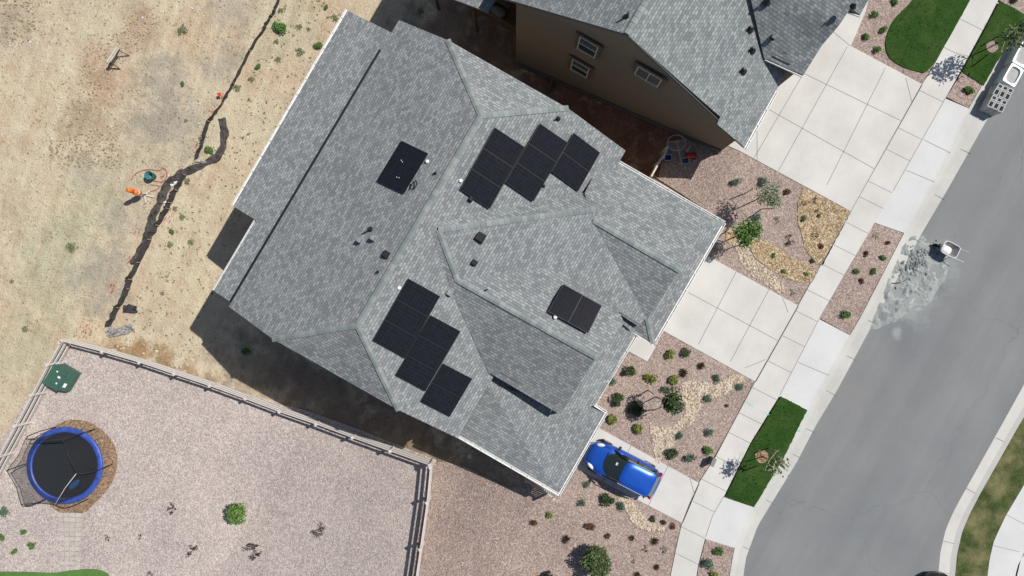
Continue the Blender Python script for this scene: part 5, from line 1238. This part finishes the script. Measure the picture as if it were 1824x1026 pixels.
# ---------------------------------------------------------------- wheelbarrow, spill
wb = tag(empty('wheelbarrow', G(1681, 446, .03), math.atan2(NY, NX)+.06), 'white wheelbarrow with raised handles standing by the wet cement spill', 'wheelbarrow')
def rr(w, h, z, n, k=28, cx=0, cy=0):
    return [Vector((cx+w/2*math.copysign(abs(math.cos(a))**(2/n), math.cos(a)), cy+h/2*math.copysign(abs(math.sin(a))**(2/n), math.sin(a)), z)) for a in [2*math.pi*i/k+.1 for i in range(k)]]
def loft(loops, cap=True, capb=False):
    k = len(loops[0]); v = [p for L in loops for p in L]; f = [(r*k+i, r*k+(i+1) % k, (r+1)*k+(i+1) % k, (r+1)*k+i) for r in range(len(loops)-1) for i in range(k)]
    if cap: f.append(tuple((len(loops)-1)*k+i for i in range(k)))
    return v, f
v, f = loft([rr(.5, .42, .28, 4), rr(.86, .66, .58, 5), rr(.90, .70, .60, 5), rr(.84, .64, .59, 5), rr(.5, .40, .33, 4, cx=-.02)])
mk('tray', v, f, simple('grey_tray', (.30, .29, .29), .5), wb, smooth=False)
v, f = loft([rr(.56, .48, .36, 3, cx=-.12, cy=-.05), rr(.5, .42, .47, 3, cx=-.12, cy=-.06), rr(.3, .25, .52, 3, cx=-.12, cy=-.06)]); mk('mound', v, f, M['whiteplastic'], wb, smooth=True)  # white rounded shape rising inside the tray
mb = MB(); mb.tube(rr(.9, .7, .605, 5), .018, 6, close=True); mb.obj('rim', M['whiteplastic'], wb)
for s in (-1, 1): mb = MB(); mb.tube([(-.55, s*.12, .2), (.1, s*.24, .3), (.45, s*.3, .5), (.92, s*.3, .62)], .02, 6); mb.obj('handle', M['galv'], wb); mb = MB(); mb.tube([(.1, s*.25, .3), (.22, s*.27, .02), (.34, s*.27, .02), (.4, s*.28, .46)], .016, 6); mb.obj('leg', M['galv'], wb)
w = MB().lathe([(.05, -.03), (.16, -.04), (.19, -.02), (.19, .02), (.16, .04), (.05, .03)], (0, 0, 0), 20).obj('wheel', M['darkmetal'], wb, True); w.rotation_euler = (math.pi/2, 0, 0); w.location = (-.56, 0, .19)
def spill():
    poly = smooth_poly(jag_poly([(1612, 424), (1640, 417), (1655, 432), (1672, 455), (1690, 470), (1684, 500), (1664, 526), (1645, 552), (1618, 556), (1604, 566), (1580, 578), (1560, 588), (1548, 585), (1556, 560), (1568, 528), (1578, 500), (1590, 470), (1600, 440)], 3.2, 10, 4), 1)
    cx = sum(p[0] for p in poly)/len(poly); cy = sum(p[1] for p in poly)/len(poly); v = []; f = []; K = 40; n = len(poly)
    for r in range(K+1):
        t = r/K
        for (x, y) in poly:
            q = G(cx+(x-cx)*t, cy+(y-cy)*t, .04)
            h = mnoise.noise(Vector((q.x*1.8, q.y*1.8, 3)))*.12+mnoise.noise(Vector((q.x*5, q.y*5, 1)))*.07
            q.z += (max(-.03, h)+.012)*min(1, (1-t)*4)-.004; v.append(q)
    for r in range(K):
        for i in range(n): f.append((r*n+i, r*n+(i+1) % n, (r+1)*n+(i+1) % n, (r+1)*n+i))
    tag(mk('cement_spill', v, f, M['cement']), kind='stuff')
spill()
mb = MB(); rnd = random.Random(9)
for _ in range(300):
    t = rnd.gauss(0, 1); x, y = 1634+t*15+rnd.gauss(0, 7), 467-t*12+rnd.gauss(0, 8); rock(mb, G(x, y, .05), .02+.09*rnd.random()**3, rnd, .7)
tag(mb.obj('cement_lumps', island_mat('dark_cement', [(0, (.13, .15, .15)), (.6, (.26, .28, .275)), (1, (.38, .40, .39))])), kind='stuff')
hose('stick', [(1565, 506), (1580, 505), (1602, 504), (1611, 500), (1618, 493)], .03, simple('dark_rod', (.02, .02, .02), .7), 'thin dark stick lying across the cement spill', 'stick')
# ---------------------------------------------------------------- block stack and tubs on the kerb side
AN = (1779.5, 147); BN = (1806.7, 159); DN = (1758, 189)
Hs = .8; a3, b3, d3 = [P(x, y, .03+Hs) for x, y in (AN, BN, DN)]; en = (b3-a3).normalized(); eu = (d3-a3).normalized(); ln_, lu_ = (b3-a3).length, (d3-a3).length
concb = simple('grey_block', (.46, .47, .46), .9, var=.15, scale=12)
def block_mesh():
    w, l, h, t = ln_/3*.93, lu_/2*.95, .19, .045; mb = MB()
    Rm = Matrix((en, Vector((0, 0, 1)).cross(en), Vector((0, 0, 1)))).transposed()
    Rm = Matrix((en, eu, Vector((0, 0, 1)))).transposed()
    for s in (-1, 1): mb.box(Rm@Vector((s*(w/2-t/2), 0, 0)), (t, l, h), ax=Rm)
    for y in (-l/2+t/2, -l*.16, -l*.02, l/2-t/2): mb.box(Rm@Vector((0, y, 0)), (w-2*t, t*1.1, h), ax=Rm)
    return mb
first = None
for lay in range(4):
    for r in range(2):
        for cidx in range(3):
            c = a3+en*ln_*(cidx+.5)/3+eu*lu_*(r+.5)/2+Vector((random.uniform(-.012, .012), random.uniform(-.012, .012), -Hs+.1+lay*.2))
            if first is None: first = block_mesh().obj('concrete_block', concb); o = first
            else: o = first.copy(); COL.objects.link(o)
            o.location = c; o.rotation_euler = (0, 0, random.uniform(-.09, .09))
            tag(o, 'hollow concrete block, %s layer, %s row, %s of three across in the kerbside stack' % (('bottom', 'second', 'third', 'top')[lay], ('upper', 'lower')[r], ('left', 'middle', 'right')[cidx]), 'concrete block', 'hollow concrete blocks stacked by the kerb')
mb = MB(); pc = a3+en*ln_/2+eu*lu_/2; Rm = Matrix((en, eu, Vector((0, 0, 1)))).transposed()
for k in range(6): mb.box(Vector((pc.x, pc.y, .09))+Rm@Vector((0, -lu_/2+lu_*(k+.5)/6, 0)), (ln_*1.05, .1, .03), ax=Rm)
for k in (-1, 0, 1): mb.box(Vector((pc.x, pc.y, .05))+Rm@Vector((k*ln_*.45, 0, 0)), (.08, lu_*1.02, .05), ax=Rm)
tag(mb.obj('pallet', M['wood']), 'wooden pallet beneath the kerbside stack of hollow concrete blocks', 'pallet')
def tub(pts, label, h=.82):
    q = [P(x, y, .03+h) for x, y in pts]; c = sum(q, Vector())/4; ex = (q[1]-q[0]); lx = ex.length; ex.normalize(); ey = (q[3]-q[0]); ly = ey.length; ey.normalize(); ez = Vector((0, 0, 1))
    t = tag(empty('white_tub', (c.x, c.y, .03)), label, 'tub'); Rm = Matrix((ex, ey, ez)).transposed()
    L = [rr(lx*.92, ly*.92, .0, 14), rr(lx, ly, h-.05, 14), rr(lx, ly, h, 12), rr(lx*.84, ly*.86, h, 3.4), rr(lx*.79, ly*.81, h-.1, 3.2)]
    v, f = loft(L, cap=False); mk('shell', [Rm@p for p in v], f, simple('white_gelcoat', (.78, .80, .79), .35, var=.03), t, smooth=False)
    v, f = loft([rr(lx*.8, ly*.82, h-.095, 3.2), rr(lx*.3, ly*.4, h-.1, 3)]); mk('floor', [Rm@p for p in v], f, simple('grey_tub_floor', (.36, .36, .35), .6, var=.18, scale=2), t)
tub([(1801.5, 112), (1823, 125), (1811, 154.5), (1784.4, 142.7)], 'white moulded tub with grey floor next to the concrete block stack')
tub([(1824, 70), (1846, 82), (1824, 122), (1803, 109)], 'second white moulded tub cut by the right edge')
tub([(1846, 27), (1868, 40), (1847, 79), (1825, 67)], 'third white moulded tub mostly beyond the right edge')
# ---------------------------------------------------------------- things in the shade between the houses
rs = tag(empty('ring_frame', G(1208, 268)), 'pale metal ring frame on three splayed legs in the shaded side yard', 'metal frame'); rc = P(1205, 254, rs.location.z+.85)-rs.location
mb = MB(); mb.tube([rc+Vector((math.cos(i*.2618)*.5, math.sin(i*.2618)*.42, 0)) for i in range(24)], .028, 8, close=True); mb.obj('ring', M['galv'], rs, True)
for e in ((1215, 298), (1222, 246), (1190, 262)): mb = MB(); q = G(*e)-rs.location; mb.tube([rc+Vector((.03, 0, .02)), q+Vector((0, 0, .02))], .025, 6); mb.obj('leg', M['galv'], rs)
mb = MB(); mb.tube([rc+Vector((-.5, .05, 0)), rc+Vector((.5, .1, 0))], .02, 6); mb.obj('crossbar', M['galv'], rs)
toy = tag(empty('ride_on_toy', G(1229, 279, .1)), 'red ride on toy lying in the shade beside the ring frame', 'toy'); rp = simple('red_plastic', (.55, .03, .02), .4)
v, f = loft([rr(.5, .26, .12, 3), rr(.56, .3, .25, 3), rr(.3, .18, .34, 2.5)]); mk('body', v, f, rp, toy, smooth=True)
for x in (-.2, .2):
    for s in (-1, 1): w = MB().lathe([(0, -.03), (.1, -.03), (.1, .03), (0, .03)], (0, 0, 0), 14).obj('wheel', M['darkmetal'], toy); w.rotation_euler = (math.pi/2, 0, 0); w.location = (x, s*.15, .1)
mb = MB(); mb.tube([(.14, 0, .3), (.2, 0, .48)], .02, 6); mb.tube([(.2, -.14, .48), (.2, .14, .48)], .018, 6); mb.obj('handlebar', M['darkmetal'], toy)
for (x, y, l, col) in ((1188, 282, 'dark blue storage tub beside the white topped side fence', (.02, .05, .22)), (1219, 288, 'light blue basin at the foot of the ring frame', (.06, .16, .28))):
    t = tag(empty('basin', G(x, y, .1)), l, 'basin'); v, f = loft([rr(.3, .24, 0, 4), rr(.4, .32, .22, 4), rr(.42, .34, .23, 4), rr(.36, .29, .22, 4), rr(.28, .22, .05, 4)]); mk('shell', v, f, simple('blue_plastic', col, .5), t, smooth=True)
    mb = MB(); mb.tube(rr(.41, .33, .235, 4), .012, 5, close=True); mb.obj('rim', M['whiteplastic'], t)
fn = tag(empty('side_fence', G(1162, 312)), 'narrow pale topped timber fence closing the side yard beside the garage roof', 'fence'); o = fn.location; fp = [(1189, 262), (1183, 278), (1174, 289), (1161, 313)]
T = [P(x, y, o.z+1.15)-o for x, y in fp]
for a, b in zip(T[:-1], T[1:]):
    MB().bar(a, b, .09, .05).obj('top_rail', M['vinyl'], fn); k = int((b-a).length/.13)
    mb = MB()
    for i in range(k): q = a.lerp(b, (i+.5)/k); mb.box((q.x, q.y, .5), (.1, .03, 1.1), rz=math.atan2((b-a).y, (b-a).x))
    mb.obj('boards', M['wood'], fn)
for q in T: MB().box((q.x, q.y, .6), (.1, .1, 1.25)).obj('post', M['greywood'], fn)
pd = tag(empty('utility_post', G(1268, 826, .1)), 'short grey utility post at the sidewalk edge above the lower driveway', 'utility post'); pt = P(1271, 824, .75)-pd.location
mb = MB(); mb.box((pt.x, pt.y, .3), (.16, .4, .6), rz=-.42); mb.obj('post', simple('grey_post', (.16, .16, .16), .7), pd); MB().box((pt.x, pt.y, .62), (.2, .46, .04), rz=-.42).obj('cap', simple('grey_cap', (.22, .22, .215), .6), pd)
# patio cart at the bottom edge
pcr = tag(empty('garden_cart', G(962, 1036, .1), .28), 'dark framed garden cart with pale load cut by the bottom edge', 'garden cart')
mb = MB()
for s in (-1, 1): mb.bar((-.85, s*.38, .55), (.75, s*.38, .55), .05, .06)
for x in (-.85, .75, .1): mb.bar((x, -.38, .55), (x, .38, .55), .05, .06)
mb.tube([(.75, -.3, .5), (.95, 0, .75), (.75, .3, .5)], .025, 6); mb.obj('frame', M['darkmetal'], pcr)
v, f = loft([rr(1.5, .66, .3, 8), rr(1.5, .7, .52, 8), rr(1.2, .5, .6, 4)]); mk('mound', v, f, simple('pale_tarp', (.48, .50, .47), .7, var=.2, scale=2), pcr)
for x in (-.6, .5):
    for s in (-1, 1): w = MB().lathe([(.04, -.04), (.2, -.04), (.2, .04), (.04, .04)], (0, 0, 0), 18).obj('wheel', M['darkmetal'], pcr); w.rotation_euler = (math.pi/2, 0, 0); w.location = (x, s*.42, .2)
q = []
for k in range(3):
    for i in range(12): a = i*.5236; q.append((776+k*3+(9+k*1.5)*math.cos(a), 1020-k*2+(7+k)*math.sin(a)))
hose('garden_hose', q, .018, simple('green_rubber', (.10, .28, .19), .6), 'coiled green garden hose on the gravel at the bottom edge', 'hose')
# soil bank catching the light by the fence end, small bag in the shade
mb = MB(); rock(mb, G(838, 812), .16, random.Random(3), .9); tag(mb.obj('stone', M['whiteplastic'] if False else M['greywood']), 'pale rounded stone in the shaded strip below the house eave', 'stone')
